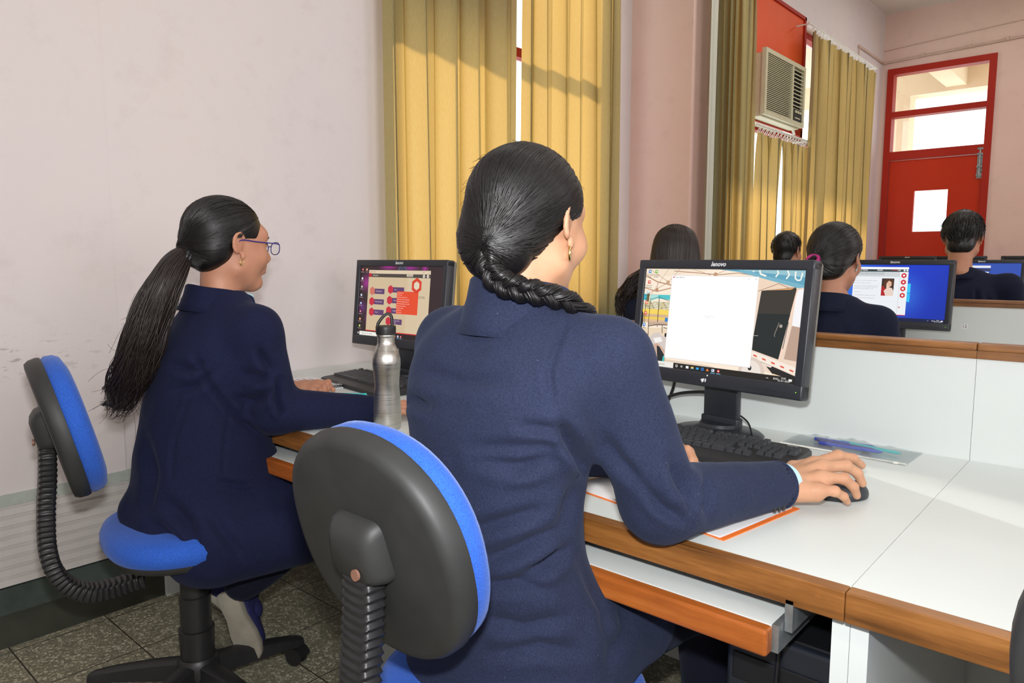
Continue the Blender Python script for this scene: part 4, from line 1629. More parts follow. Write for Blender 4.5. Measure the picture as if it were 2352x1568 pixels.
# ================================================================== CHAIRS
def chair_proto(loc, rz, label):
    """typist chair facing +Y; origin on the floor under the gas column"""
    r = empty('typist_chair', loc, rz, label, 'chair', 'blue and black typist chairs')

    def disc(c, a, b_, prof, name, mat, parent, rot=None, p=2.5, seg=56):
        # prof: (scale, height)
        V, F = [], []
        for s, h in prof:
            for i in range(seg):
                t = 2 * math.pi * i / seg
                x = math.copysign(abs(math.cos(t)) ** (2 / p), math.cos(t)) * a
                y = math.copysign(abs(math.sin(t)) ** (2 / p), math.sin(t)) * b_
                V.append((x * s, y * s, h))
        for j in range(len(prof) - 1):
            for i in range(seg):
                q, w = j * seg + i, j * seg + (i + 1) % seg
                F.append((q, w, w + seg, q + seg))
        F.append(tuple(range(seg))[::-1])
        F.append(tuple((len(prof) - 1) * seg + i for i in range(seg)))
        return MB().add(V, F).build(name, mat, parent, smooth=True, sharp=50, loc=c, rot=rot)

    # seat
    disc((0, 0, .405), .217, .205, [(.55, -.012), (.80, -.008), (.95, .006), (.985, .02), (.985, .026)], 'seat_pan', M['black_rough'], r)
    disc((0, 0, .431), .228, .214, [(.96, 0), (1.0, .012), (1.0, .030), (.965, .046), (.88, .056), (.6, .060), (.3, .059)], 'seat_cushion', M['blue_fabric'], r)
    # back: pad faces +Y; built flat then stood up
    bc = (0, -.275, .802)
    tilt = R(90 - 13)
    rot = (-tilt, 0, 0)
    rot = (R(-90 + 14), 0, 0)
    disc(bc, .178, .172, [(.90, -.032), (.965, -.030), (1.0, -.020), (1.012, -.004), (1.0, .004)], 'back_shell', M['black_rough'], r, rot, p=2.25)
    disc(bc, .175, .170, [(.985, .0045), (1.012, .014), (1.0, .030), (.95, .042), (.8, .050), (.4, .052)], 'back_cushion', M['blue_fabric'], r, rot, p=2.25)
    # bracket on the shell
    bk = MB()
    up = Vector((0, -math.sin(R(14)), math.cos(R(14))))      # upwards in the plane of the back
    ou = Vector((0, -math.cos(R(14)), -math.sin(R(14))))     # outwards, behind the back

    def bp(x, u, d):
        q = Vector(bc) + up * u + ou * d
        return (q.x + x, q.y, q.z)
    secs = []
    for (hw, u0, u1, d) in ((.052, -.036, .058, .030), (.050, -.034, .056, .044), (.043, -.030, .044, .057), (.034, -.026, .030, .063)):
        rr = .018
        ring = []
        for cx, cu, a0 in ((hw - rr, u1 - rr, 0), (-hw + rr, u1 - rr, 90), (-hw + rr * .7, u0 + rr, 180), (hw - rr * .7, u0 + rr, 270)):
            for k in range(5):
                a = R(a0 + 22.5 * k)
                ring.append(bp(cx + rr * math.cos(a), cu + rr * math.sin(a), d))
        secs.append(ring)
    n = len(secs[0])
    V = [p for s in secs for p in s]
    F = []
    for j in range(len(secs) - 1):
        F += [(j * n + i, j * n + n + i, j * n + n + (i + 1) % n, j * n + (i + 1) % n) for i in range(n)]
    F += [tuple((len(secs) - 1) * n + i for i in range(n))[::-1]]
    MB().add(V, F).build('back_bracket', M['black_rough'], r, smooth=True, sharp=60)
    q = bp(.018, -.012, .064)
    MB().lathe([(.008, 0), (.008, .004), (.005, .006)], (0, 0, 0), 16, 'Y').build('bracket_screw', M['rusty'], r, loc=(q[0], q[1] - .006, q[2]))
    # ribbed sleeve down from the bracket, round under the seat
    a = Vector(bp(0, -.03, .044))
    path = [a, a + Vector((0, -.004, -.08)), Vector((0, a.y - .012, .60)), Vector((0, a.y - .014, .50)), Vector((0, a.y + .004, .43)), Vector((0, a.y + .045, .385)),
            Vector((0, a.y + .10, .370)), Vector((0, -.12, .380))]
    dense = []
    P = [np.array(p) for p in path]
    for i in range(len(P) - 1):
        p0, p1, p2, p3 = P[max(i - 1, 0)], P[i], P[i + 1], P[min(i + 2, len(P) - 1)]
        for k in range(30):
            t = k / 30
            dense.append(.5 * ((2 * p1) + (-p0 + p2) * t + (2 * p0 - 5 * p1 + 4 * p2 - p3) * t * t + (-p0 + 3 * p1 - 3 * p2 + p3) * t ** 3))
    dense = np.array(dense)
    L = np.concatenate([[0], np.cumsum(np.linalg.norm(np.diff(dense, axis=0), axis=1))])
    m = int(L[-1] / .0022)
    s = np.linspace(0, L[-1], m)
    pts = np.stack([np.interp(s, L, dense[:, i]) for i in range(3)], 1)
    # rectangular sleeve, pleats dipping in the middle of the outer face
    T_ = np.gradient(pts, axis=0)
    T_ /= np.linalg.norm(T_, axis=1)[:, None]
    V, F = [], []
    prof2 = []
    for t in np.linspace(0, 2 * math.pi, 24, endpoint=False):
        x = math.copysign(abs(math.cos(t)) ** .36, math.cos(t)) * .029
        y = math.copysign(abs(math.sin(t)) ** .36, math.sin(t)) * .018
        prof2.append((x, y))
    nn = len(prof2)
    for j in range(m):
        nb = np.cross(T_[j], np.array([1.0, 0, 0]))
        for x, y in prof2:
            lag = (.009 - abs(x) * .25) if y < 0 or True else 0
            ss = s[j] + (abs(x) * .75)
            rib = (ss / .0135) % 1.0
            k = 1.0 + .17 * (1 - abs(2 * rib - 1)) ** 1.3 - .05
            V.append(pts[j] + np.array([1.0, 0, 0]) * x * k + nb * y * (k * 1.0))
    for j in range(m - 1):
        F += [(j * nn + i, j * nn + (i + 1) % nn, (j + 1) * nn + (i + 1) % nn, (j + 1) * nn + i) for i in range(nn)]
    F += [tuple(range(nn))[::-1], tuple((m - 1) * nn + i for i in range(nn))]
    MB().add(V, F).build('ribbed_sleeve', M['black_plastic'], r, smooth=True, sharp=40)
    # mechanism, column, base
    MB().box((-.06, -.13, .372), (.06, .07, .392), .006).build('tilt_plate', M['black_plastic'], r)
    MB().lathe([(.040, .20), (.040, .30), (.036, .302), (.036, .372)], seg=32).lathe([(.043, .12), (.046, .20), (.046, .206), (.040, .208)], seg=32).build('column_cover', M['black_plastic'], r, smooth=True)
    MB().lathe([(.030, .06), (.050, .065), (.058, .085), (.052, .12), (.046, .128)], seg=32).build('base_hub', M['black_plastic'], r, smooth=True)
    first = None
    for k in range(5):
        ang = R(72 * k + 20)
        if first is None:
            V, F = [], []
            st = [(.04, .030, .068, .118), (.12, .026, .066, .112), (.22, .022, .064, .098), (.275, .021, .060, .086), (.295, .014, .062, .078)]
            for d, hw, z0, z1 in st:
                V += [(d, -hw, z0), (d, hw, z0), (d, hw * .85, z1 - .006), (d, hw * .5, z1), (d, -hw * .5, z1), (d, -hw * .85, z1 - .006)]
            for j in range(len(st) - 1):
                F += [(j * 6 + i, j * 6 + (i + 1) % 6, j * 6 + 6 + (i + 1) % 6, j * 6 + 6 + i) for i in range(6)]
            F += [tuple(range(6))[::-1], tuple(24 + i for i in range(6))]
            first = MB().add(V, F).build('base_leg', M['black_plastic'], r, smooth=True, sharp=40)
            cs = MB()
            for sy in (-.020, .008):
                cs.lathe([(.012, sy), (.024, sy + .001), (.026, sy + .003), (.026, sy + .009), (.024, sy + .011), (.012, sy + .012)], (.0, 0, .026), 24, 'Y')
            cs.tube([(.012, 0, .05), (.012, 0, .066)], .008, 10)
            V = []
            hood = [(-.004 + .030 * math.cos(a), .026 + .030 * math.sin(a)) for a in np.linspace(R(10), R(170), 10)]
            hood2 = [(-.004 + .022 * math.cos(a), .026 + .022 * math.sin(a)) for a in np.linspace(R(170), R(10), 10)]
            cs.prism(hood + hood2, -.022, .022, 'Y')
            cast = cs.build('caster', M['black_plastic'], r, smooth=True)
            first.rotation_euler = (0, 0, ang)
            cast.location = (.275 * math.cos(ang), .275 * math.sin(ang), 0)
            cast.rotation_euler = (0, 0, ang + 1.2)
        else:
            l = first.copy()
            C.objects.link(l)
            l.rotation_euler = (0, 0, ang)
            c = cast.copy()
            C.objects.link(c)
            c.location = (.275 * math.cos(ang), .275 * math.sin(ang), 0)
            c.rotation_euler = (0, 0, ang + 1.2 + k * .9)
    return r


chair = chair_proto((-.800, .90, 0), R(0), 'typist chair nearest the camera, blue cushion on a black back, under the nearest girl')
ch2 = copy_tree(chair)
ch2.location = (-1.885, .83, 0)
ch2.rotation_euler = (0, 0, R(-12))
ch2['label'] = 'typist chair by the left wall with ribbed black sleeve, under the girl with the ponytail'
for o in kids(ch2):
    if o.name.split('.')[0] in ('seat_pan', 'seat_cushion', 'tilt_plate'):
        o.location.z += .042
        o.location.x += .015
ch3 = copy_tree(chair)
ch3.location = (.117, .93, 0)
for o in kids(ch3):       # gas lift set higher
    if o.name.split('.')[0] not in ('column_cover', 'base_hub', 'base_leg', 'caster'):
        o.location.z += .10
MB().lathe([(.014, .36), (.014, .48)], seg=20).build('gas_lift', M['chrome'], ch3, smooth=True)
ch3['label'] = 'typist chair of which only the back shows, cut off by the right edge'


# ================================================================== SMALL THINGS ON THE DESKS
def smooth_path(P, n=12):
    P = [np.array(p, float) for p in P]
    out = []
    for i in range(len(P) - 1):
        p0, p1, p2, p3 = P[max(i - 1, 0)], P[i], P[i + 1], P[min(i + 2, len(P) - 1)]
        for k in range(n):
            t = k / n
            out.append(.5 * ((2 * p1) + (-p0 + p2) * t + (2 * p0 - 5 * p1 + 4 * p2 - p3) * t * t + (-p0 + 3 * p1 - 3 * p2 + p3) * t ** 3))
    out.append(P[-1])
    return np.array(out)


ZD = .7505
# steel bottle
bt = empty('water_bottle', (-1.515, 1.205, ZD), 0, 'brushed steel water bottle with black loop lid, standing between the two nearest girls', 'bottle')
MB().lathe([(.030, 0), (.0345, .003), (.0365, .012), (.0375, .03), (.0365, .06), (.0340, .095), (.0325, .12), (.0330, .14), (.0355, .165),
            (.0372, .185), (.0368, .20), (.033, .218), (.0275, .232), (.0235, .243), (.0225, .25), (.0225, .262), (.0240, .263), (.0245, .266), (.0240, .269)],
           seg=64).build('bottle_body', M['steel'], bt, smooth=True)
bt.scale = (1, 1, .94)
lid = MB().lathe([(.0245, .2695), (.0262, .271), (.0268, .285), (.0265, .292), (.0255, .294), (.012, .295)], seg=48).build('lid', M['black_plastic'], bt, smooth=True)
pth = smooth_path([(-.021, 0, .293), (-.019, 0, .302), (-.008, 0, .318), (0.002, 0, .3265), (.010, 0, .3265), (.0155, 0, .318), (.0165, 0, .293)], 8)
MB().tube(pth, .0042, 10, flat=2.0).build('loop_handle', M['black_plastic'], lid, smooth=True, rot=(0, 0, R(50)))

# notebooks
nbk = empty('notebook', (-.640, 1.225, ZD), R(-9), 'open notebook with orange cover under the arm of the nearest girl', 'notebook')
MB().box((-.19, -.135, 0), (.175, .10, .0015)).build('cover', M['orange_card'], nbk)
V, F = [], []
nx, ny = 40, 10
for j in range(ny + 1):
    for i in range(nx + 1):
        u = i / nx * 2 - 1
        h = .0018 + .010 * math.exp(-((abs(u) - .16) / .16) ** 2) * (1 if abs(u) > .02 else .3) + .001
        h += .030 * max(0, (j / ny - .55) / .45) ** 1.5 * math.exp(-((u - .25) / .45) ** 2)
        V.append((u * .175 - .0075, -.131 + j / ny * (.222 + .03 * math.exp(-((u - .25) / .4) ** 2)), h))
        if i < nx and j < ny:
            s = j * (nx + 1) + i
            F.append((s, s + 1, s + nx + 2, s + nx + 1))
pg = MB().add(V, F)
pg.box((-.18, -.131, .0016), (-.012, .09, .003)).box((-.004, -.131, .0016), (.165, .09, .003))
pg.build('pages', M['paper'], nbk, smooth=True, sharp=60)
tag(MB().tube(smooth_path([(-.664, 1.305, .762), (-.690, 1.30, .795), (-.730, 1.285, .840)]), .0035, 10).build('pen', M['purple'], smooth=True),
    'violet pen in the left hand of the nearest girl', 'pen')
tag(MB().lathe([(.001, 0), (.0012, .004), (.004, .012), (.004, .125), (.0045, .126), (.0045, .135), (.003, .137)], seg=14, axis='X').build('marker_pen', M['teal'], smooth=True, loc=(-2.015, 1.350, ZD + .0115), rot=(0, 0, R(36))),
    'turquoise pen lying beside the notebook on the left desk', 'pen')
nb2 = empty('notebook', (-2.275, 1.440, ZD), R(-10), 'white spiral notepad with handwriting on the left desk below the hand', 'notebook')
V, F = [], []
for j in range(9):
    for i in range(25):
        u, v = i / 24, j / 8
        h = .004 + .010 * math.sin(u * math.pi) * (1 - .4 * v) + .012 * max(0, u - .8) * 4
        V.append((-.13 + u * .26, -.075 + v * .15, h))
        if i < 24 and j < 8:
            s = j * 25 + i
            F.append((s, s + 1, s + 26, s + 25))
o = MB().add(V, F).box((-.13, -.075, 0), (.13, .075, .0035)).build('pages', M['paper'], nb2, smooth=True, sharp=60)
b = MB()
for i in range(16):
    a = np.linspace(0, 2 * math.pi, 11)
    b.tube(np.stack([.131 + .007 * np.cos(a), np.full(11, -.068 + i * .0088), .012 + .010 * np.sin(a)], 1), .0008, 5, cap=False)
b.build('wire_binding', M['galv'], nb2, smooth=True)
b = MB()
for j in range(5):
    y = -.05 + j * .022
    pts = [(x, y + .003 * math.sin(x * 260 + j) * (1 if int(x * 90 + j) % 4 else 0), .0165 + .0 * x) for x in np.linspace(-.06, .06, 60)]
    b.tube([(p[0], p[1], .0046 + .010 * math.sin((p[0] + .13) / .26 * math.pi) * (1 - .4 * (p[1] + .075) / .15) + .0006) for p in pts], .0005, 4)
b.build('handwriting', M['purple'], nb2)
nb2.scale = (1.15, 1, 1)

# mouse
ms = empty('computer_mouse', (-.412, 1.418, ZD), R(-34), 'dark computer mouse under the right hand of the nearest girl', 'mouse')
s = SDF((-.04, -.065, -.002), (.04, .065, .045), .0013)
s.ell((0, 0, .004), (.027, .047, .028), k=0)
s.ell((0, .010, .010), (.025, .036, .020), k=.01)
s.plane_cut((0, 0, .0), (0, 0, -1), .003)
s.cone((0, .052, .031), (0, .008, .034), .0012, .0012, k=.002, mode='cut')
V, Q = s.mesh()
np_obj('mouse_shell', relax(V, Q, 2), Q, M['bezel'], ms)
MB().lathe([(.006, -.003), (.0075, -.002), (.0075, .002), (.006, .003)], (0, 0, 0), 18, 'X').build('scroll_wheel', M['blue_lens'], ms, smooth=True, loc=(0, .030, .0270))

# clear pouch of pens
pc = empty('pencil_pouch', (-.520, 1.805, ZD), R(-2), 'clear plastic pouch holding blue pens beside the keyboard', 'pouch')
V, F = [], []
for side in (0, 1):
    for j in range(11):
        for i in range(41):
            u, v = i / 40 * 2 - 1, j / 10 * 2 - 1
            h = .016 * (1 - abs(u) ** 3) * (1 - v * v) * (1 + .25 * math.sin(u * 9 + v * 3)) + (.0015 if side == 0 else .0)
            h = h + .002 * math.sin(u * 31 + v * 5) * (1 - v * v)
            V.append((u * .142, v * .062 + .01 * u * v, max(.0006, h) + .001 if side == 0 else .0006))
            if i < 40 and j < 10:
                s_ = side * 451 + j * 41 + i
                q_ = (s_, s_ + 1, s_ + 42, s_ + 41)
                F.append(q_ if side == 0 else q_[::-1])
MB().add(V, F).build('plastic_film', M['pouch'], pc, smooth=True, sharp=0)
MB().box((-.142, -.064, .0006), (.142, -.060, .0035)).build('zip', M['white_plastic'], pc)
MB().box((.118, -.070, .0006), (.128, -.064, .005)).build('zip_pull', M['white_plastic'], pc)
cols = ['blue_lens', 'purple', 'blue_lens', 'teal']
for k, (x, y, a, mm) in enumerate(((-.015, .018, 4, 'blue_lens'), (-.005, .000, -6, 'purple'), (.01, -.018, 2, 'blue_lens'), (.05, .012, -9, 'teal'))):
    o = MB().lathe([(.001, -.07), (.004, -.058), (.004, .04), (.0048, .041), (.0048, .07), (.004, .072)], seg=12, axis='X').build(
        'pen', M[mm], smooth=True, loc=(-.520 + x * .9, 1.805 + y, ZD + .0075), rot=(0, 0, R(a + 180)))
    tag(o, ['blue pen at the back of the clear pouch', 'violet pen in the middle of the clear pouch', 'blue pen at the front of the clear pouch', 'turquoise pen at the right end inside the clear pouch'][k], 'pen', 'pens in the clear pouch')

# cables behind the nearest monitor
tag(MB().tube(smooth_path([(-.985, 1.80, .885), (-1.0, 1.82, .845), (-1.02, 1.825, .80), (-1.045, 1.82, .770)]), .0045, 10)
    .tube(smooth_path([(-.983, 1.80, .895), (-.988, 1.806, .862)]), .010, 10)
    .tube(smooth_path([(-1.045, 1.82, .770), (-1.03, 1.80, .800), (-.97, 1.79, .83), (-.90, 1.78, .845), (-.85, 1.76, .85)]), .0045, 10)
    .build('monitor_cable', M['cable'], smooth=True), 'black cables looping behind the stand of the nearest monitor', 'cable')
tag(MB().tube(smooth_path([(-.785, 1.775, .800), (-.755, 1.765, .785), (-.725, 1.725, .762), (-.695, 1.675, .757), (-.678, 1.645, .763)]), .0022, 8)
    .build('keyboard_cable', M['cable'], smooth=True), 'thin black cable from the keyboard round the monitor foot', 'cable')
gr = MB().lathe([(.030, 0), (.033, .002), (.030, .006), (.022, .010), (.012, .014)], seg=28).build('cable_grommet', M['black_plastic'], smooth=True, loc=(-1.045, 1.82, ZD))
tag(gr, 'black round cable outlet in the desk left of the monitor stand', 'cable outlet')

# under the desk
tw = empty('computer_tower', (-.488, 1.09, .0), 0, 'black computer tower standing under the desk of the nearest girl', 'computer')
MB().box((0, .02, .10), (.175, .44, .60), .004).build('case', M['tower'], tw)
MB().box((0, 0, .10), (.175, .0195, .60), .006).build('front_panel', M['tower2'], tw)
MB().box((.012, -.004, .515), (.163, .0, .56), .002).build('drive_bay', M['tower'], tw)
MB().box((.0, -.006, .48), (.175, .0, .492), .002).build('front_ridge', M['tower'], tw)
V, F = text2d('DVD', .012)
MB().add([(x, 0, y) for x, y in V], F).build('disc_mark', M['galv'], tw, loc=(.12, -.0045, .535))
MB().box((-.01, 0.0, .0), (.185, .42, .0995), .004).build('stand', M['dark_board'], tw)
tag(MB().tube(smooth_path([(-.455, 1.30, .64), (-.452, 1.12, .50), (-.47, 1.10, .40), (-.55, 1.08, .22), (-.62, 1.12, .10)]), .007, 8).build('power_cable', M['cable'], smooth=True),
    'thick black cable hanging under the keyboard tray', 'cable')
tag(MB().tube(smooth_path([(-.40, 1.09, .63), (-.402, 1.08, .50), (-.41, 1.09, .25), (-.42, 1.10, .008)]), .004, 8).build('mouse_cable', M['cable'], smooth=True),
    'thin black cable hanging straight down beside the computer tower', 'cable')
tag(MB().tube(smooth_path([(-.75, 1.50, .01), (-.62, 1.38, .012), (-.52, 1.24, .01), (-.50, 1.10, .01)]), .004, 8).build('floor_cable', M['cable'], smooth=True),
    'black cable lying on the floor under the desk', 'cable')
tag(MB().tube([(-.58, 1.42, 0), (-.58, 1.42, .70)], .016, 16).build('desk_pipe', M['white_plastic'], smooth=True), 'pale round pipe leg standing under the desk', 'pipe')


# ================================================================== PEOPLE
def arr(*p):
    return np.array(p, float)


def rotz(a):
    c, s_ = math.cos(a), math.sin(a)
    return np.array([[c, -s_, 0], [s_, c, 0], [0, 0, 1.0]])


def head_frame(hc, yaw, pitch=0.0, roll=0.0):
    m = np.array(Euler((pitch, roll, yaw), 'XYZ').to_matrix())
    return arr(*hc), m


def head_sdf(hc, yaw, pitch=0.0, h=.003, neck=None, scale=1.0, face=True, nr=.050):
    """a face-forward head: local +y is where the face looks. returns V, Q in world space, tint per vertex"""
    S = SDF((-.115, -.15, -.235), (.115, .145, .145), h)
    S.ell((0, -.018, .032), (.074, .092, .086), k=0)
    S.ell((0, .022, -.02), (.066, .068, .092), k=.03)
    S.cone((-.050, .0, -.062), (-.016, .058, -.098), .020, .014, .03)
    S.cone((.050, .0, -.062), (.016, .058, -.098), .020, .014, .03)
    S.ell((0, .070, -.094), (.023, .022, .018), k=.022)
    if face:
        S.ell((0, .070, .034), (.050, .022, .022), k=.03)
        for sx in (-1, 1):
            S.ell((sx * .040, .062, -.028), (.024, .022, .022), k=.03)
            S.ell((sx * .031, .094, .006), (.015, .016, .011), k=.012, mode='cut')
            S.ell((sx * .031, .074, .006), (.014, .0135, .012), k=.004)
            S.cone((sx * .018, .086, .022), (sx * .044, .074, .024), .005, .004, .01)
            S.ell((sx * .010, .098, -.030), (.008, .009, .007), k=.006)
        S.cone((0, .084, .016), (0, .106, -.024), .0075, .0105, .012)
        S.ell((0, .088, -.050), (.026, .012, .020), k=.015)
        S.cone((-.018, .088, -.0545), (0, .0985, -.0515), .0035, .0055, .005)
        S.cone((.018, .088, -.0545), (0, .0985, -.0515), .0035, .0055, .005)
        S.cone((-.015, .088, -.0625), (.015, .088, -.0625), .0055, .0055, .006)
        S.ell((0, .096, -.0635), (.012, .006, .005), k=.006)
        S.cone((-.024, .094, -.058), (.024, .094, -.058), .0016, .0016, .004, mode='cut')
    for sx in (-1, 1):
        S.ell((sx * .0775, -.012, .002), (.0045, .0165, .0265), (R(-8), 0, R(sx * 24)), k=.005)
        c = arr(sx * .079, -.012, .0)
        pts = []
        for a in np.linspace(R(-75), R(150), 10):
            pts.append(c + arr(sx * (.004 + .004 * math.cos(a - 2.6)), -.0165 * math.cos(a - math.pi / 2 - .0) * -1 * -1, 0) * 0
                       + arr(sx * .003 * (1 - math.cos(a)), .016 * math.cos(a) * 1.0, .026 * math.sin(a) + .004))
        pts = [arr(p[0] + sx * .40 * (p[1] + .010), -(p[1] + .010) - .014 + .0, p[2]) for p in pts]
        for p, q in zip(pts[:-1], pts[1:]):
            S.cone(p, q, .0036, .0036, .004)
        S.ell((sx * .0765, .002, -.028), (.0045, .0075, .010), k=.006)
        S.ell((sx * .086, -.006, .002), (.006, .009, .014), k=.004, mode='cut')
    # neck towards the body
    nk = neck if neck is not None else arr(0, -.045, -.21)
    S.cone((0, -.028, -.05), nk, nr - .002, nr + .006, .03)
    V, Q = S.mesh()
    V = relax(V, Q, 1, .4)
    tint = np.zeros(len(V))
    if face:
        lip = np.exp(-(((V - arr(0, .094, -.058)) / arr(.020, .014, .0085)) ** 2).sum(1) * 1.2)
        tint = np.maximum(tint, .65 * lip)
    for sx in (-1, 1):
        tint = np.maximum(tint, .12 * np.exp(-(((V - arr(sx * .08, -.01, 0)) / arr(.012, .02, .03)) ** 2).sum(1)))
    m = np.array(Euler((pitch, 0, yaw), 'XYZ').to_matrix())
    return (V * scale) @ m.T + arr(*hc), Q, tint


LUMPS = []


def ell_dir(d, rad, c):
    d = d / (np.linalg.norm(d) + 1e-9)
    k = float(np.sqrt(((d / rad) ** 2).sum()))
    t = 1.0 / k
    for lc, lr, _ in LUMPS:
        o = (c - arr(*lc)) / arr(*lr)
        q = d / arr(*lr)
        A_, B_, C_ = q @ q, 2 * o @ q, o @ o - 1
        ds = B_ * B_ - 4 * A_ * C_
        if ds > 0:
            u = (-B_ + math.sqrt(ds)) / (2 * A_)
            if u > t:
                t = .5 * (u + t) + .5 * (u - t) if u - t > .004 else u
    return c + d * t


class Radial:
    """distance from the hair centre to the cap surface in any direction"""

    def __init__(self, V, c):
        d = (V - c)[::2]
        self.r = np.linalg.norm(d, axis=1).astype(np.float32)
        self.u = (d / self.r[:, None]).astype(np.float32)

    def many(self, D):
        D = np.asarray(D, np.float32)
        D = D / (np.linalg.norm(D, axis=1)[:, None] + 1e-9)
        out = np.empty(len(D), np.float32)
        for i in range(0, len(D), 2000):
            out[i:i + 2000] = self.r[np.argmax(D[i:i + 2000] @ self.u.T, axis=1)]
        return out

    def __call__(self, d):
        return float(self.many(np.asarray(d)[None])[0])


RAD = [None]


def strand_cap(mb, starts, end, rad, c, n=12, w=.0016, jit=.0016, droop=0.0, seed=0, lift=.0):
    """strands combed over an ellipsoid from each start direction to the gathering direction"""
    r = np.random.default_rng(seed)
    D, K, Wd = [], [], []
    for s_ in starts:
        a = s_ / np.linalg.norm(s_)
        b = end + r.normal(size=3) * .030 * np.linalg.norm(end)
        b = b / np.linalg.norm(b)
        om = math.acos(max(-1, min(1, float(a @ b)))) + 1e-6
        bow = r.normal() * .020
        side = np.cross(a, b)
        K.append(1.0 + r.uniform(0, 1) * jit * 14)
        for i in range(n):
            t = i / (n - 1)
            d = (math.sin((1 - t) * om) * a + math.sin(t * om) * b) / math.sin(om)
            D.append(d + side * bow * math.sin(math.pi * t))
        Wd.append(w * r.uniform(.7, 1.5) * np.sin(np.linspace(.35, math.pi - .25, n)) ** .6)
    D = np.array(D)
    D /= np.linalg.norm(D, axis=1)[:, None]
    rr = RAD[0].many(D).reshape(-1, n)
    P = np.pad(rr, ((0, 0), (1, 1)), mode='edge')
    rr = (P[:, :-2] + P[:, 1:-1] + P[:, 2:]) / 3
    D = D.reshape(-1, n, 3)
    for q in range(len(D)):
        mb.tube(c + D[q] * (rr[q] * K[q] + .0006)[:, None], Wd[q], 4, cap=False, flat=.55)


def bundle(mb, spine, rad, count, w=.0016, seed=0, wave=.012, freq=6.0, taper=True, n=None, spread=1.0, flat=1.0):
    """loose locks following a spine"""
    r = np.random.default_rng(seed)
    spine = np.asarray(spine)
    n = n or len(spine)
    T_ = np.gradient(spine, axis=0)
    T_ /= np.linalg.norm(T_, axis=1)[:, None]
    ref = arr(0, 0, 1) if abs(T_[len(T_) // 2][2]) < .8 else arr(0, 1, 0)
    U = np.cross(T_, ref)
    U /= np.linalg.norm(U, axis=1)[:, None] + 1e-9
    W_ = np.cross(T_, U)
    t = np.linspace(0, 1, len(spine))
    rad = np.interp(t, np.linspace(0, 1, len(rad)), rad)
    for k in range(count):
        a = r.uniform(0, 2 * math.pi)
        q = math.sqrt(r.uniform(0.15, 1))
        end = r.uniform(.82, 1.0)
        m = max(6, int(len(spine) * end))
        ph, f2 = r.uniform(0, 6.28), freq * r.uniform(.85, 1.15)
        amp = wave * r.uniform(.3, 1.0)
        rr = rad[:m] * q * spread
        tt = t[:m]
        ang = a + .5 * np.sin(tt * 3 + ph)
        P = spine[:m] + U[:m] * (rr * np.cos(ang))[:, None] + W_[:m] * (rr * np.sin(ang) * flat)[:, None]
        P = P + U[:m] * (amp * tt * np.sin(f2 * tt * 2 * math.pi / 2 + k % 5 * .35))[:, None] + W_[:m] * (.5 * amp * tt * np.cos(f2 * tt * math.pi + ph))[:, None]
        ww = w * r.uniform(.7, 1.6) * (np.sin(np.linspace(.5, math.pi - .06, m)) ** .7)
        mb.tube(P, ww, 4, cap=False, flat=.6)


def hand_sdf(J, h=.0016, pad=.02, fat=1.0):
    """J: wrist, arm point behind the wrist, four finger chains (mcp, pip, dip, tip), thumb chain"""
    allp = np.array([J['wrist'], J['arm']] + [p for k in ('index', 'middle', 'ring', 'pinky', 'thumb') if k in J for p in J[k]])
    S = SDF(allp.min(0) - pad - .012, allp.max(0) + pad + .012, h)
    w = arr(*J['wrist'])
    S.cone(J['arm'], w, .027, .0245, .012)
    mc = {k: arr(*J[k][0]) for k in ('index', 'middle', 'ring', 'pinky')}
    ax = mc['index'] - mc['pinky']
    ax /= np.linalg.norm(ax)
    wk = {'index': w + ax * .013, 'middle': w + ax * .005, 'ring': w - ax * .004, 'pinky': w - ax * .013}
    for k, r1 in (('index', .0125), ('middle', .0125), ('ring', .0118), ('pinky', .0108)):
        S.cone(wk[k], mc[k], .0165, r1 * fat, .012)
    S.cone((wk['index'] + mc['index']) / 2, (wk['pinky'] + mc['pinky']) / 2, .013, .013, .014)
    down = np.cross(mc['middle'] - w, ax)
    down /= np.linalg.norm(down)
    if down[2] > 0:
        down = -down
    S.cone(w * .8 + mc['pinky'] * .2 + down * .008, w * .05 + mc['pinky'] * .95 + down * .010, .0165, .0125, .014)
    S.cone(w * .8 + mc['ring'] * .2 + down * .010, mc['ring'] + down * .012, .015, .011, .014)
    for k, rr in (('index', (.0100, .0088, .0078, .0064)), ('middle', (.0102, .0090, .0080, .0066)),
                  ('ring', (.0096, .0085, .0076, .0062)), ('pinky', (.0086, .0076, .0066, .0055))):
        p = [arr(*q) for q in J[k]]
        for i in range(3):
            S.cone(p[i], p[i + 1], rr[i] * fat, rr[i + 1] * fat, .004 if i else .009)
        S.ell(p[1], (rr[1] * fat + .0009,) * 3, k=.004)
    if 'thumb' in J:
        p = [arr(*q) for q in J['thumb']]
        S.cone(p[0], p[1], .0165, .0125, .014)
        for i in range(1, len(p) - 1):
            S.cone(p[i], p[i + 1], (.0112, .0100, .0085)[i - 1], (.0100, .0080, .007)[i - 1], .005)
    V, Q = S.mesh()
    V = relax(V, Q, 1, .35)
    N = vnormals(V, Q)
    tint = np.zeros(len(V))
    for k in ('index', 'middle', 'ring', 'pinky'):
        for j in (1, 2):
            d = np.linalg.norm(V - arr(*J[k][j]), axis=1)
            tint = np.maximum(tint, .16 * np.exp(-(d / .009) ** 2))
        seg = arr(*J[k][1]) - arr(*J[k][0])
        seg /= np.linalg.norm(seg)
        for dd in (-.0022, .0, .0022):
            s_ = (V - arr(*J[k][1])) @ seg - dd
            up = np.clip(N[:, 2], 0, 1) * (np.linalg.norm(V - arr(*J[k][1]), axis=1) < .012)
            V = V - N * (.00045 * np.exp(-(s_ / .0006) ** 2) * up)[:, None]
    return V, Q, tint


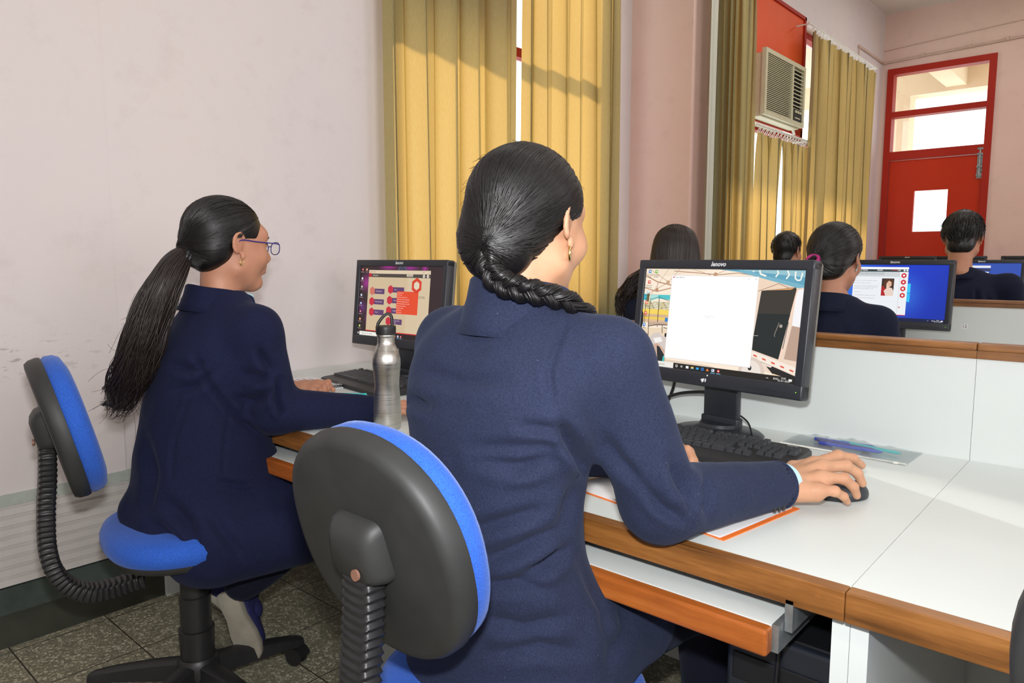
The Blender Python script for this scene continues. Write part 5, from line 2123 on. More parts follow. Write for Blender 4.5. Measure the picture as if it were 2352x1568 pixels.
def merge(parts):
    Vs, Qs, Ts, n = [], [], [], 0
    for V, Q, t in parts:
        Vs.append(V)
        Qs.append(Q + n)
        Ts.append(t if t is not None else np.zeros(len(V)))
        n += len(V)
    return np.concatenate(Vs), np.concatenate(Qs), np.concatenate(Ts)


def body_obj(parts, mat, org, label, name='person'):
    V, Q, t = merge(parts)
    o = np_obj(name, V, Q, mat, None, org)
    a = o.data.attributes.new('tint', 'FLOAT', 'POINT')
    a.data.foreach_set('value', t.astype(np.float32))
    o.location = tuple(org)
    tag(o, label, 'person')
    return o


def inner_body(torso, limbs, h=.012):
    """plain body under the clothes"""
    allp = np.array([p for l in limbs for p in l[:2]] + [(s[1], s[2], s[0]) for s in torso])
    S = SDF(allp.min(0) - .2, allp.max(0) + .2, h)
    S.loft([(z, cx, cy, a * .80, b * .80) for z, cx, cy, a, b in torso], .03)
    for a, b, ra, rb in limbs:
        S.cone(a, b, ra, rb, .03)
    V, Q = S.mesh()
    return V, Q, None


def jacket(torso, arms, lap, neck, h, fl=(), mat='jacket', parent=None, org=(0, 0, 0), seed=1, wr=.0022, k=.035, cuts=(), soft=()):
    """arms: list of (shoulder, elbow, cuff, rs, re, rc)"""
    pts = np.array([(s[1], s[2], s[0]) for s in torso] + [p for a in arms for p in a[:3]] + [p for l in lap for p in l[:2]])
    S = SDF(pts.min(0) - .23, pts.max(0) + .12, h)
    S.loft(torso, 0)
    for sft in soft:
        S.ell(sft[0], sft[1], k=sft[2])
    for l in lap:
        S.cone(l[0], l[1], l[2], l[3], .05)
    for a in arms:
        sh, el, cu, rs, re, rc = a
        nk = arr(*neck)
        shv, elv, cuv = arr(*sh), arr(*el), arr(*cu)
        S.cone(nk + (shv - nk) * .25 - arr(0, 0, .022), shv - arr(0, 0, .004), .040, rs * .90, .045)
        S.cone(shv, elv, rs, re, k)
        S.cone(elv, cuv, re, rc, .022, flat=True)
        d = (cuv - elv) / np.linalg.norm(cuv - elv)
        S.cone(cuv - d * .02, cuv + d * .02, rc - .006, rc - .005, .003, mode='cut')
    for c in cuts:
        S.cone(*c)
    V, Q = S.mesh()
    V = relax(V, Q, 2, .5)
    if fl:
        V = folds(V, Q, fl)
    N = vnormals(V, Q)
    V = V + N * (wr * noise3(V * arr(1, 1, 1.5), 19, seed, 3) + wr * .35 * noise3(V, 60, seed + 4, 2))[:, None]
    o = np_obj('jacket', V, Q, M[mat], parent, org)
    return o


def collar(pts, h0, h1, thick, parent, org, mat, name='jacket_collar', lean=.0, fall=True):
    """a band standing round the neck; pts = centre line of its foot"""
    P = smooth_path(pts, 10)
    n = len(P)
    T_ = np.gradient(P, axis=0)
    T_ /= np.linalg.norm(T_, axis=1)[:, None]
    out = -np.cross(T_, arr(0, 0, 1))
    out /= np.linalg.norm(out, axis=1)[:, None]
    t = np.linspace(0, 1, n)
    hh = h0 + (h1 - h0) * np.sin(t * math.pi) ** .6
    V, F = [], []
    prof = [(0.0, -.3), (-.005 + lean, .9), (-.002 + lean, 1.0), (thick * .6 + lean, 1.02), (thick + .001 + lean, .95), (thick + .007, .4), (thick + .016, -.15), (thick + .026, -.62), (thick + .020, -.66)] if fall else [(0.0, -.3), (-.004, .95), (-.002, 1.0), (thick, .98), (thick + .002, -.3)]
    m = len(prof)
    for i in range(n):
        for o_, z in prof:
            V.append(P[i] + out[i] * o_ + arr(0, 0, z * hh[i]))
    for i in range(n - 1):
        F += [(i * m + j, i * m + (j + 1) % m, (i + 1) * m + (j + 1) % m, (i + 1) * m + j) for j in range(m)]
    F += [tuple(range(m))[::-1], tuple((n - 1) * m + j for j in range(m))]
    V = np.array(V) - arr(*org)
    return MB().add(V, F).build(name, M[mat], parent, smooth=True, sharp=0)


# ------------------------------------------------------------------ A: the nearest girl
OA = arr(-.80, .90, .47)
HA = arr(-.768, .915, 1.255)
yawA = R(4)
headA = head_sdf(HA, yawA, R(-6), h=.0030, neck=arr(0, -.022, -.165), nr=.049)
JA = dict(wrist=(-.484, 1.272, .790), arm=(-.510, 1.215, .790),
          index=[(-.458, 1.378, .816), (-.432, 1.432, .826), (-.412, 1.461, .818), (-.401, 1.480, .802)],
          middle=[(-.436, 1.356, .819), (-.405, 1.392, .820), (-.389, 1.410, .805), (-.382, 1.420, .784)],
          ring=[(-.424, 1.322, .809), (-.394, 1.347, .808), (-.381, 1.362, .792), (-.378, 1.374, .773)],
          pinky=[(-.421, 1.292, .794), (-.398, 1.312, .792), (-.388, 1.331, .780), (-.386, 1.346, .767)],
          thumb=[(-.497, 1.318, .790), (-.500, 1.388, .800), (-.482, 1.436, .802), (-.458, 1.456, .790)])
handA = hand_sdf(JA, .0015, fat=1.14)
JL = dict(wrist=(-.775, 1.275, .790), arm=(-.815, 1.215, .795),
          index=[(-.722, 1.330, .800), (-.694, 1.325, .812), (-.678, 1.314, .798), (-.671, 1.306, .783)],
          middle=[(-.735, 1.318, .797), (-.706, 1.305, .800), (-.693, 1.296, .786), (-.692, 1.292, .774)],
          ring=[(-.747, 1.306, .790), (-.722, 1.290, .790), (-.711, 1.280, .776), (-.712, 1.278, .768)],
          pinky=[(-.757, 1.292, .782), (-.736, 1.275, .781), (-.726, 1.268, .770), (-.727, 1.266, .763)],
          thumb=[(-.765, 1.305, .795), (-.722, 1.345, .806), (-.694, 1.334, .806), (-.674, 1.320, .794)])
handAL = hand_sdf(JL, .002)
torsoA = [(.440, -.810, .915, .205, .165), (.53, -.805, .912, .198, .158), (.62, -.800, .890, .176, .135), (.70, -.799, .872, .157, .120),
          (.78, -.799, .862, .150, .114), (.88, -.795, .862, .160, .116), (.97, -.788, .870, .172, .118), (1.03, -.782, .880, .168, .108),
          (1.08, -.778, .886, .135, .085), (1.12, -.775, .890, .090, .068), (1.15, -.773, .892, .066, .060)]
shA = ((-.612, .915, 1.052), (-.566, .995, .815), (-.482, 1.268, .797))
shAL = ((-.945, .905, 1.052), (-1.000, .985, .83), (-.800, 1.235, .800))
legsA = [((-.715, .94, .545), (-.655, 1.34, .52), .080, .062), ((-.655, 1.34, .52), (-.66, 1.42, .10), .058, .042),
         ((-.895, .94, .545), (-.90, 1.34, .52), .080, .062), ((-.90, 1.34, .52), (-.90, 1.42, .10), .058, .042)]
innerA = inner_body(torsoA, [(shA[0], shA[1], .038, .034), (shA[1], JA['wrist'], .033, .022), (shAL[0], shAL[1], .038, .034), (shAL[1], JL['wrist'], .033, .022)]
                    + [(a, b, ra * .8, rb * .8) for a, b, ra, rb in legsA] + [(HA + arr(0, -.03, -.10), (-.775, .895, 1.08), .046, .05)])
pA = body_obj([headA, handA, handAL, innerA], M['skin'], OA,
              'person in navy blazer with braid and hoop earring, seated nearest, hand on the mouse')


def FL(w, d, n, *pts):
    return (pts, n, w, d)


foldsA = [
    FL(0.0100, 0.0060, (-0.64, 0.68, -0.35), (-0.733, 0.702, 0.803), (-0.694, 0.739, 0.818), (-0.639, 0.791, 0.841)),
    FL(0.0110, 0.0070, (-0.61, 0.70, -0.38), (-0.704, 0.722, 0.763), (-0.663, 0.761, 0.783), (-0.618, 0.806, 0.813)),
    FL(0.0100, 0.0080, (-0.58, 0.71, -0.40), (-0.664, 0.767, 0.738), (-0.639, 0.792, 0.754), (-0.615, 0.818, 0.782)),
    FL(0.0100, 0.0060, (-0.60, 0.68, -0.42), (-0.704, 0.717, 0.730), (-0.664, 0.753, 0.734), (-0.626, 0.785, 0.727)),
    FL(0.0090, 0.0040, (-0.61, 0.74, -0.28), (-0.690, 0.754, 0.892), (-0.649, 0.791, 0.901)),
    FL(0.0100, 0.0060, (-0.63, 0.72, -0.28), (-0.720, 0.730, 0.908), (-0.672, 0.772, 0.905), (-0.628, 0.812, 0.915)),
    FL(0.0100, 0.0050, (-0.63, 0.73, -0.26), (-0.726, 0.728, 0.929), (-0.669, 0.778, 0.928), (-0.614, 0.828, 0.935)),
    FL(0.0080, 0.0050, (-0.61, 0.76, -0.23), (-0.674, 0.778, 0.960), (-0.648, 0.801, 0.956), (-0.621, 0.824, 0.950)),
    FL(0.0100, 0.0120, (-0.57, 0.78, -0.26), (-0.628, 0.819, 0.960), (-0.612, 0.829, 0.928), (-0.595, 0.837, 0.890)),
    FL(0.0100, 0.0070, (-0.75, 0.64, -0.19), (-0.853, 0.692, 0.990), (-0.833, 0.709, 0.987), (-0.810, 0.728, 0.974)),
    FL(0.0060, 0.0030, (-0.61, 0.78, -0.12), (-0.653, 0.828, 0.987), (-0.661, 0.829, 1.038), (-0.655, 0.840, 1.076), (-0.648, 0.851, 1.108)),
    FL(0.0120, 0.0040, (-0.70, 0.69, -0.17), (-0.806, 0.700, 1.038), (-0.757, 0.741, 1.019), (-0.714, 0.780, 1.025)),
    FL(0.0140, 0.0060, (-0.57, 0.76, -0.33), (-0.662, 0.907, 0.847), (-0.669, 0.895, 0.812), (-0.677, 0.883, 0.778)),
    FL(0.0100, 0.0090, (-0.45, 0.84, -0.29), (-0.538, 0.982, 0.889), (-0.528, 0.986, 0.856), (-0.514, 0.995, 0.829)),
    FL(0.0090, 0.0080, (-0.43, 0.85, -0.30), (-0.522, 0.994, 0.873), (-0.512, 0.998, 0.843), (-0.511, 0.995, 0.816)),
    FL(0.0080, 0.0060, (-0.42, 0.86, -0.31), (-0.502, 1.010, 0.863), (-0.494, 1.013, 0.836), (-0.494, 1.009, 0.809)),
    FL(0.0080, 0.0050, (-0.47, 0.82, -0.32), (-0.568, 0.950, 0.849), (-0.546, 0.965, 0.819), (-0.514, 0.990, 0.796)),
    FL(0.0100, 0.0050, (-0.52, 0.81, -0.27), (-0.608, 0.899, 0.928), (-0.591, 0.910, 0.895), (-0.563, 0.929, 0.862)),
    FL(0.0120, 0.0050, (-0.50, 0.74, -0.45), (-0.675, 0.940, 0.695), (-0.642, 0.957, 0.623), (-0.631, 0.956, 0.551)),
    FL(0.0120, 0.0050, (-0.47, 0.75, -0.46), (-0.627, 0.973, 0.638), (-0.613, 0.979, 0.594), (-0.630, 0.954, 0.530)),
    FL(0.0120, 0.0060, (-0.58, 0.67, -0.47), (-0.700, 0.726, 0.678), (-0.656, 0.763, 0.665), (-0.609, 0.807, 0.678)),
    FL(0.0120, 0.0060, (-0.55, 0.68, -0.49), (-0.687, 0.730, 0.627), (-0.635, 0.778, 0.640), (-0.591, 0.815, 0.627))]
jA = jacket(torsoA, [(shA[0], shA[1], shA[2], .062, .062, .043), (shAL[0], shAL[1], shAL[2], .062, .058, .045)],
            [((-.715, .95, .545), (-.690, 1.10, .540), .105, .088), ((-.895, .95, .545), (-.91, 1.09, .540), .105, .088)],
            (-.775, .885, 1.125), .0052, foldsA, 'jacket', pA, OA, 3, .0018,
            soft=[((-.700, .835, .99), (.085, .05, .10), .05), ((-.875, .84, .99), (.085, .05, .10), .05)])
collar([(-.712, .960, 1.098), (-.700, .905, 1.110), (-.722, .842, 1.116), (-.775, .818, 1.120), (-.830, .842, 1.116), (-.850, .90, 1.110), (-.838, .960, 1.098)],
       .034, .056, .005, pA, OA, 'jacket')
# shirt cuff at the right wrist
d = arr(*shA[2]) - arr(*shA[1])
d /= np.linalg.norm(d)
cp = arr(*shA[2])
MB().tube(np.array([cp - d * .02, cp + d * .021]) - OA, .0365, 36, cap=False).tube(np.array([cp + d * .021, cp - d * .02]) - OA, .0350, 36, cap=False) \
    .build('shirt_cuff', M['shirt'], pA, smooth=True, sharp=0)
bb = MB()
for k in range(3):
    q = cp - d * (.022 + .012 * k) - OA + arr(.030, -.012, -.030)
    bb.lathe([(.001, -.002), (.0055, -.001), (.0055, .002), (.001, .003)], tuple(q), 12, 'X')
bb.build('cuff_buttons', M['black_plastic'], pA, smooth=True)


def trousers(legs, hips, h, parent, org, mat='trouser', cut_to=None):
    pts = np.array([p for l in legs for p in l[:2]] + [hips[0]])
    S = SDF(pts.min(0) - .2, pts.max(0) + .15, h)
    S.ell(hips[0], hips[1], k=0)
    for a, b, ra, rb in legs:
        S.cone(a, b, ra, rb, .03)
    V, Q = S.mesh()
    V = relax(V, Q, 2)
    N = vnormals(V, Q)
    V = V + N * (.003 * noise3(V, 22, 5, 3))[:, None]
    return np_obj('trousers', V, Q, M[mat], parent, org)


a = np.linspace(0, 2 * math.pi, 37)
u_ = np.cross(d, arr(0, 0, 1))
u_ /= np.linalg.norm(u_)
v_ = np.cross(d, u_)
MB().tube(np.array([cp - OA - d * .001 + .0405 * (math.cos(t) * u_ + math.sin(t) * v_) for t in a]), .0036, 8, cap=False).build('sleeve_hem', M['jacket'], pA, smooth=True, sharp=0)
trousers([(a, b, ra + .006, rb + .012) for a, b, ra, rb in legsA], ((-.805, .93, .535), (.175, .135, .075)), .008, pA, OA)


def shoe(toe, heel, parent, org, up=(0, 0, 1), w=.040):
    toe, heel = arr(*toe), arr(*heel)
    f = toe - heel
    L = np.linalg.norm(f)
    f /= L
    up = arr(*up)
    s_ = np.cross(f, up)
    s_ /= np.linalg.norm(s_)
    up = np.cross(s_, f)
    out = []
    prof = [(-.02, .5), (.0, .78), (.12, .82), (.35, .74), (.6, .98), (.78, 1.0), (.92, .8), (1.0, .45)]
    rgt = [(t * L, w * q * .98) for t, q in prof]
    lft = [(t * L, -w * q) for t, q in prof[::-1]]
    o2 = rgt + lft
    n = len(o2)
    V, F = [], []
    for hh, sc in ((0, .96), (.004, 1.0), (.018, 1.0), (.021, .96)):
        for a, b in o2:
            V.append(heel + f * ((a - L / 2) * sc + L / 2) + s_ * b * sc + up * hh)
    for j in range(3):
        F += [(j * n + i, j * n + (i + 1) % n, (j + 1) * n + (i + 1) % n, (j + 1) * n + i) for i in range(n)]
    F += [tuple(range(n))[::-1], tuple(3 * n + i for i in range(n))]
    sh = np.array([heel, toe]).mean(0)
    S = SDF(np.minimum(heel, toe) - .09, np.maximum(heel, toe) + .11, .006)
    S.cone(heel + f * .03 + up * .032, toe - f * .05 + up * .030, w * .80, w * .88, 0)
    S.cone(heel + f * .035 + up * .04, heel + f * .045 + up * .082, .034, .036, .03)
    S.cone(heel + f * .06 + up * .07, heel + f * .16 + up * .040, .028, .022, .03)
    S.plane_cut(heel + up * .019, -up, .003)
    S.cone(heel + f * .048 + up * .07, heel + f * .05 + up * .13, .026, .030, .004, mode='cut')
    Vv, Q = S.mesh()
    Vv = relax(Vv, Q, 1)
    o = np_obj('shoe', Vv, Q, M['shoe'], parent, org)
    MB().add(np.array(V) - arr(*org), F).build('shoe_sole', M['sole'], o, smooth=True, sharp=50)
    return o


shoe((-.63, 1.60, .0), (-.655, 1.39, .0), pA, OA)
shoe((-.92, 1.60, .0), (-.90, 1.39, .0), pA, OA)

# hair of the nearest girl
hairR = arr(.085, .104, .090)
hairC = arr(0, -.022, .036)
mA = np.array(Euler((R(-6), 0, yawA), 'XYZ').to_matrix())


def hair_cap(hc, m, rad, c, h, parent, org, mat, extra=(), hairline=None, earcut=True, name='hair', side=1.0):
    """cap of combed hair with an open face; extra: lumps (centre, radii, blend)"""
    S = SDF((-.13, -.17, -.16), (.13, .12, .165), h)
    S.ell(c, rad, k=0)
    for e in extra:
        S.ell(e[0], e[1], k=e[2])
    # face opening
    S.ell((0, .125, -.045), (.083, .112, .088), k=.02, mode='cut')
    for sx in (-1, 1):
        S.ell((sx * .092, .018, -.045), (.045 * side, .046 * side, .062 * side), k=.02, mode='cut')
        S.ell((sx * .070, -.010, -.105), (.050 * side, .050 * side, .050 * side), k=.03, mode='cut') if earcut else None
    S.plane_cut((0, -.06, -.098), (0, .25, -1), .03)
    V, Q = S.mesh()
    V = relax(V, Q, 1)
    RAD[0] = Radial(V, hairC)
    W_ = V @ m.T + arr(*hc)
    return np_obj(name, W_, Q, M[mat], parent, org), V


root_dirA = arr(.010, -.118, -.035)
LUMPS[:] = [((-.012, -.072, -.030), (.068, .052, .060), .03), ((-.014, -.055, -.072), (.050, .040, .044), .03), ((.010, -.108, -.032), (.020, .022, .022), .012)]
capA, _ = hair_cap(HA, mA, hairR, hairC, .003, pA, OA, 'hair', extra=LUMPS)


def hairline_dirs(n, seed, face=True):
    r = np.random.default_rng(seed)
    out = []
    for i in range(n):
        u = r.uniform(-1, 1)
        # along the forehead and down in front of the ears, then behind the ears along the nape
        k = r.uniform()
        if k < .62:
            a = u * R(118)
            d = arr(math.sin(a) * .95, math.cos(a) * .93 + .02, .55 - .42 * abs(u) ** 1.6)
        elif k < .85:
            sx = 1 if u > 0 else -1
            d = arr(sx * (.80 + .1 * r.uniform()), -.15 - .35 * r.uniform(), -.12 - .42 * r.uniform())
        else:
            d = arr(r.uniform(-.55, .55), -.55, -.75)
        out.append(d + r.normal(size=3) * .03)
    return out


def crown_dirs(n, seed):
    r = np.random.default_rng(seed)
    out = []
    while len(out) < n:
        d = r.normal(size=3)
        d /= np.linalg.norm(d)
        if d[2] > -.1 and d[1] < .62:
            out.append(d)
    return out


def place(mb, hc, m, org):
    V = np.concatenate(mb.v) @ m.T + arr(*hc) - arr(*org)
    mb.v = [V]
    return mb


mb = MB()
strand_cap(mb, hairline_dirs(1300, 5) + crown_dirs(1200, 6), root_dirA - hairC, hairR, hairC, 16, .0015, .0008, seed=2)
rr_ = np.random.default_rng(9)
for q in range(90):      # stray hairs
    a = rr_.uniform(0, 6.28)
    d = arr(math.cos(a), rr_.uniform(-.9, .6), rr_.uniform(-.2, 1))
    d /= np.linalg.norm(d)
    d2 = d + arr(rr_.normal() * .10, -.10, -.10)
    d3 = d2 + arr(rr_.normal() * .08, -.16, -.10)
    l = rr_.uniform(.001, .007)
    P3 = [hairC + q_ / np.linalg.norm(q_) * (RAD[0](q_) + e_) for q_, e_ in ((d, 0), (d2, l), (d3, l * 1.6))]
    mb.tube(smooth_path(P3, 4), .0003, 3, cap=False)
for q in range(90):      # short hairs on the nape
    p0 = arr(rr_.uniform(-.045, .055), -.070 + rr_.uniform(-.01, .02), -.085 - rr_.uniform(0, .03))
    p0 = arr(p0[0], -.066 + abs(p0[0]) * .25, p0[2])
    p1 = p0 + arr(rr_.normal() * .010, -.006, -.016)
    p2 = p1 + arr(rr_.normal() * .012, -.002, -.014 + rr_.normal() * .006)
    mb.tube(smooth_path([p0, p1, p2], 4), .0004, 3, cap=False)
place(mb, HA, mA, OA).build('combed_hair', M['hair'], capA, smooth=True, sharp=0)


def braid(path, rad, parent, org, turns, mat='hair', name='braid', seed=4):
    P = smooth_path(path, 24)
    n = len(P)
    T_ = np.gradient(P, axis=0)
    T_ /= np.linalg.norm(T_, axis=1)[:, None]
    u = np.cross(T_[0], arr(0, 1, 0))
    U = []
    for i in range(n):
        u = u - T_[i] * (u @ T_[i])
        u /= np.linalg.norm(u)
        U.append(u.copy())
    U = np.array(U)
    W_ = np.cross(T_, U)
    t = np.linspace(0, 1, n)
    rd = np.interp(t, np.linspace(0, 1, len(rad)), rad)
    mb = MB()
    r = np.random.default_rng(seed)
    for s_ in range(3):
        ph = s_ * 2 * math.pi / 3
        a = 2 * math.pi * turns * t + ph
        x = np.sin(a) * 1.0
        y = np.sin(2 * a) * .45
        cen = P + U * (x * rd)[:, None] + W_ * (y * rd)[:, None]
        mb.tube(cen, rd * .62, 10)
        Tc = np.gradient(cen, axis=0)
        Tc /= np.linalg.norm(Tc, axis=1)[:, None]
        Uc = np.cross(Tc, T_ + .001)
        Uc /= np.linalg.norm(Uc, axis=1)[:, None] + 1e-9
        Vc = np.cross(Tc, Uc)
        for k in range(26):
            b = r.uniform(0, 6.28)
            mb.tube(cen + Uc * (rd * .62 * math.cos(b))[:, None] + Vc * (rd * .62 * math.sin(b))[:, None], .0012 * r.uniform(.7, 1.3), 4, cap=False)
    V = np.concatenate(mb.v) - arr(*org)
    mb.v = [V]
    return mb.build(name, M[mat], parent, smooth=True, sharp=0)


braid([(-.756, .808, 1.228), (-.752, .793, 1.205), (-.742, .790, 1.182), (-.723, .796, 1.166), (-.700, .810, 1.157), (-.678, .835, 1.150), (-.664, .875, 1.138), (-.662, .93, 1.110), (-.670, .98, 1.06)],
      (.009, .0115, .0125, .0125, .012, .0115, .011, .010, .008), capA, OA, 3.4)
def face_bits(sx, hc, m, par, org):
    """eyeball with iris, and a brow"""
    def put(mb):
        mb.v = [(np.concatenate(mb.v)) @ m.T + arr(*hc) - arr(*org)]
        return mb
    e = put(MB().lathe([(.0005, -.0105), (.006, -.0085), (.0095, -.0045), (.0105, 0), (.0095, .0045), (.006, .0085), (.0005, .0105)], (sx * .031, .0772, .006), 18, 'Y')).build('eye', M['eye'], par, smooth=True, sharp=0)
    put(MB().lathe([(.0052, .0087), (.0044, .0097), (.0005, .0108)], (sx * .031, .0772, .006), 18, 'Y')).build('iris', M['dark_iris'], e, smooth=True, sharp=0)
    put(MB().tube(smooth_path([(sx * .018, .0895, .0120), (sx * .031, .0885, .0150), (sx * .043, .0835, .0105)], 5), .0016, 6)).build('eyelash', M['hair'], e, smooth=True, sharp=0)
    put(MB().tube(smooth_path([(sx * .014, .0965, .0250), (sx * .030, .0930, .0305), (sx * .045, .0800, .0270)], 6), [.0012] + [.0026] * 11 + [.0008], 8, flat=.5)).build('eyebrow', M['hair'], par, smooth=True, sharp=0)


# eyes, hoop
for nm, hc, m, par, org in (('eye', HA, mA, pA, OA),):
    for sx in (-1, 1):
        face_bits(sx, hc, m, par, org)


def hoop(c, rad, r, rot, parent, org, mat='gold'):
    a = np.linspace(R(60), R(400), 26)
    P = np.stack([0 * a, rad * np.cos(a), rad * np.sin(a)], 1)
    w = r * (.6 + .6 * np.abs(np.sin((a - a[0]) / (a[-1] - a[0]) * math.pi)))
    return MB().tube(P, w, 10).build('hoop_earring', M[mat], parent, smooth=True, sharp=0, loc=tuple(arr(*c) - arr(*org)), rot=rot)


ec = arr(.0795, -.004, -.045) @ mA.T + HA
hoop(ec, .0100, .0022, (0, 0, R(35)), pA, OA)


# ------------------------------------------------------------------ B: the girl with the ponytail and glasses
OB = arr(-1.90, .86, .51)
HB = arr(-1.842, .950, 1.238)
yawB = R(-3)
mB = np.array(Euler((R(-5), 0, yawB), 'XYZ').to_matrix())
headB = head_sdf(HB, yawB, R(-5), h=.003, neck=arr(0, -.018, -.165), nr=.046)
torsoB = [(.475, -1.885, .890, .200, .198), (.56, -1.885, .885, .200, .190), (.66, -1.887, .880, .189, .175), (.76, -1.885, .880, .175, .155),
          (.88, -1.875, .890, .165, .140), (.97, -1.868, .905, .165, .125), (1.02, -1.864, .912, .158, .110), (1.06, -1.862, .918, .128, .088),
          (1.095, -1.860, .922, .088, .070), (1.12, -1.858, .925, .064, .060)]
shB = ((-1.712, .945, 1.020), (-1.700, .985, .808), (-1.594, 1.240, .786))
shBL = ((-2.020, .945, 1.020), (-2.130, 1.060, .83), (-2.055, 1.240, .797))
JB = dict(wrist=(-1.620, 1.235, 0.784), arm=(-1.638, 1.19, 0.786),
          index=[(-1.615, 1.300, 0.786), (-1.607, 1.340, 0.786), (-1.603, 1.362, 0.774), (-1.601, 1.375, 0.764)],
          middle=[(-1.597, 1.298, 0.788), (-1.585, 1.340, 0.786), (-1.581, 1.364, 0.774), (-1.579, 1.378, 0.762)],
          ring=[(-1.580, 1.290, 0.784), (-1.565, 1.328, 0.780), (-1.559, 1.348, 0.768), (-1.557, 1.360, 0.759)],
          pinky=[(-1.565, 1.278, 0.778), (-1.548, 1.306, 0.772), (-1.541, 1.322, 0.764), (-1.538, 1.332, 0.758)],
          thumb=[(-1.647, 1.240, 0.778), (-1.653, 1.290, 0.778), (-1.643, 1.322, 0.768), (-1.635, 1.338, 0.760)])
JBL = dict(wrist=(-2.050, 1.250, .788), arm=(-2.062, 1.205, .79),
           index=[(-2.020, 1.320, .800), (-2.000, 1.350, .802), (-1.994, 1.350, .786), (-2.000, 1.346, .775)],
           middle=[(-2.004, 1.306, .801), (-1.980, 1.330, .801), (-1.975, 1.328, .786), (-1.980, 1.322, .774)],
           ring=[(-1.992, 1.292, .796), (-1.968, 1.312, .795), (-1.963, 1.309, .781), (-1.969, 1.304, .771)],
           pinky=[(-1.984, 1.277, .788), (-1.963, 1.293, .787), (-1.959, 1.290, .775), (-1.964, 1.286, .767)],
           thumb=[(-2.050, 1.285, .790), (-2.028, 1.335, .790), (-2.008, 1.358, .786), (-1.992, 1.362, .776)])
legsB = [((-1.815, .92, .565), (-1.725, 1.200, .485), .078, .060), ((-1.725, 1.200, .485), (-1.840, .945, .310), .056, .042),
         ((-1.975, .92, .565), (-1.93, 1.230, .49), .078, .060), ((-1.93, 1.230, .49), (-1.940, .960, .315), .056, .042)]
innerB = inner_body(torsoB, [(shB[0], shB[1], .036, .032), (shB[1], JB['wrist'], .031, .022), (shBL[0], shBL[1], .036, .032), (shBL[1], JBL['wrist'], .031, .022)]
                    + [(a, b, ra * .72, rb * .72) for a, b, ra, rb in legsB] + [(HB + arr(0, -.03, -.10), (-1.858, .935, 1.05), .043, .046)])
pB = body_obj([headB, hand_sdf(JB, .0022), hand_sdf(JBL, .0018), innerB], M['skin_b'], OB,
              'person in a navy blazer with glasses and a long ponytail, seated by the left wall')
foldsB = [
    FL(0.0080, 0.0060, (-0.87, 0.45, -0.21), (-1.726, 0.789, 0.969), (-1.697, 0.804, 0.906), (-1.632, 0.848, 0.813), (-1.583, 0.886, 0.772)),
    FL(0.0120, 0.0070, (-0.90, 0.41, -0.16), (-1.755, 0.750, 0.883), (-1.718, 0.785, 0.898), (-1.688, 0.818, 0.938)),
    FL(0.0120, 0.0070, (-0.90, 0.41, -0.14), (-1.791, 0.767, 0.941), (-1.758, 0.794, 0.930), (-1.736, 0.817, 0.951)),
    FL(0.0100, 0.0080, (-0.86, 0.49, -0.14), (-1.587, 0.875, 0.991), (-1.567, 0.887, 0.955), (-1.558, 0.893, 0.939)),
    FL(0.0120, 0.0080, (-0.86, 0.48, -0.15), (-1.605, 0.849, 0.929), (-1.574, 0.876, 0.919), (-1.557, 0.892, 0.927)),
    FL(0.0110, 0.0080, (-0.86, 0.47, -0.18), (-1.617, 0.831, 0.877), (-1.585, 0.857, 0.862), (-1.560, 0.883, 0.888)),
    FL(0.0090, 0.0100, (-0.85, 0.49, -0.18), (-1.543, 0.903, 0.919), (-1.542, 0.896, 0.867), (-1.523, 0.905, 0.818)),
    FL(0.0090, 0.0070, (-0.84, 0.51, -0.19), (-1.515, 0.922, 0.883), (-1.518, 0.915, 0.852), (-1.521, 0.907, 0.821)),
    FL(0.0090, 0.0060, (-0.85, 0.49, -0.20), (-1.535, 0.874, 0.861), (-1.519, 0.886, 0.840), (-1.508, 0.890, 0.805)),
    FL(0.0050, 0.0030, (-0.90, 0.38, -0.22), (-1.754, 0.789, 0.871), (-1.778, 0.751, 0.760), (-1.777, 0.738, 0.664)),
    FL(0.0050, 0.0030, (-0.87, 0.43, -0.23), (-1.626, 0.818, 0.847), (-1.628, 0.804, 0.764), (-1.624, 0.796, 0.687)),
    FL(0.0040, 0.0050, (-0.85, 0.44, -0.28), (-1.638, 0.782, 0.679), (-1.594, 0.820, 0.670), (-1.547, 0.861, 0.661)),
    FL(0.0040, 0.0040, (-0.85, 0.44, -0.29), (-1.637, 0.782, 0.670), (-1.593, 0.819, 0.659), (-1.546, 0.860, 0.651)),
    FL(0.0140, 0.0080, (-0.87, 0.36, -0.34), (-1.772, 0.687, 0.568), (-1.729, 0.718, 0.521), (-1.702, 0.735, 0.474)),
    FL(0.0140, 0.0070, (-0.87, 0.38, -0.32), (-1.752, 0.712, 0.621), (-1.709, 0.743, 0.568), (-1.689, 0.752, 0.505)),
    FL(0.0140, 0.0060, (-0.84, 0.41, -0.34), (-1.671, 0.780, 0.589), (-1.636, 0.803, 0.537), (-1.600, 0.827, 0.484)),
    FL(0.0140, 0.0060, (-0.90, 0.35, -0.26), (-1.855, 0.711, 0.766), (-1.832, 0.717, 0.669), (-1.833, 0.702, 0.582))]
jB = jacket(torsoB, [(shB[0], shB[1], shB[2], .062, .060, .037), (shBL[0], shBL[1], shBL[2], .060, .056, .040)],
            [((-1.935, .715, .552), (-1.755, .790, .475), .042, .086), ((-1.725, .835, .482), (-1.655, 1.10, .475), .100, .088), ((-1.815, .93, .570), (-1.760, 1.060, .545), .110, .085), ((-1.975, .93, .57), (-1.94, 1.07, .545), .105, .085)],
            (-1.860, .920, 1.095), .0065, foldsB, 'jacket_b', pB, OB, 11, .0022)
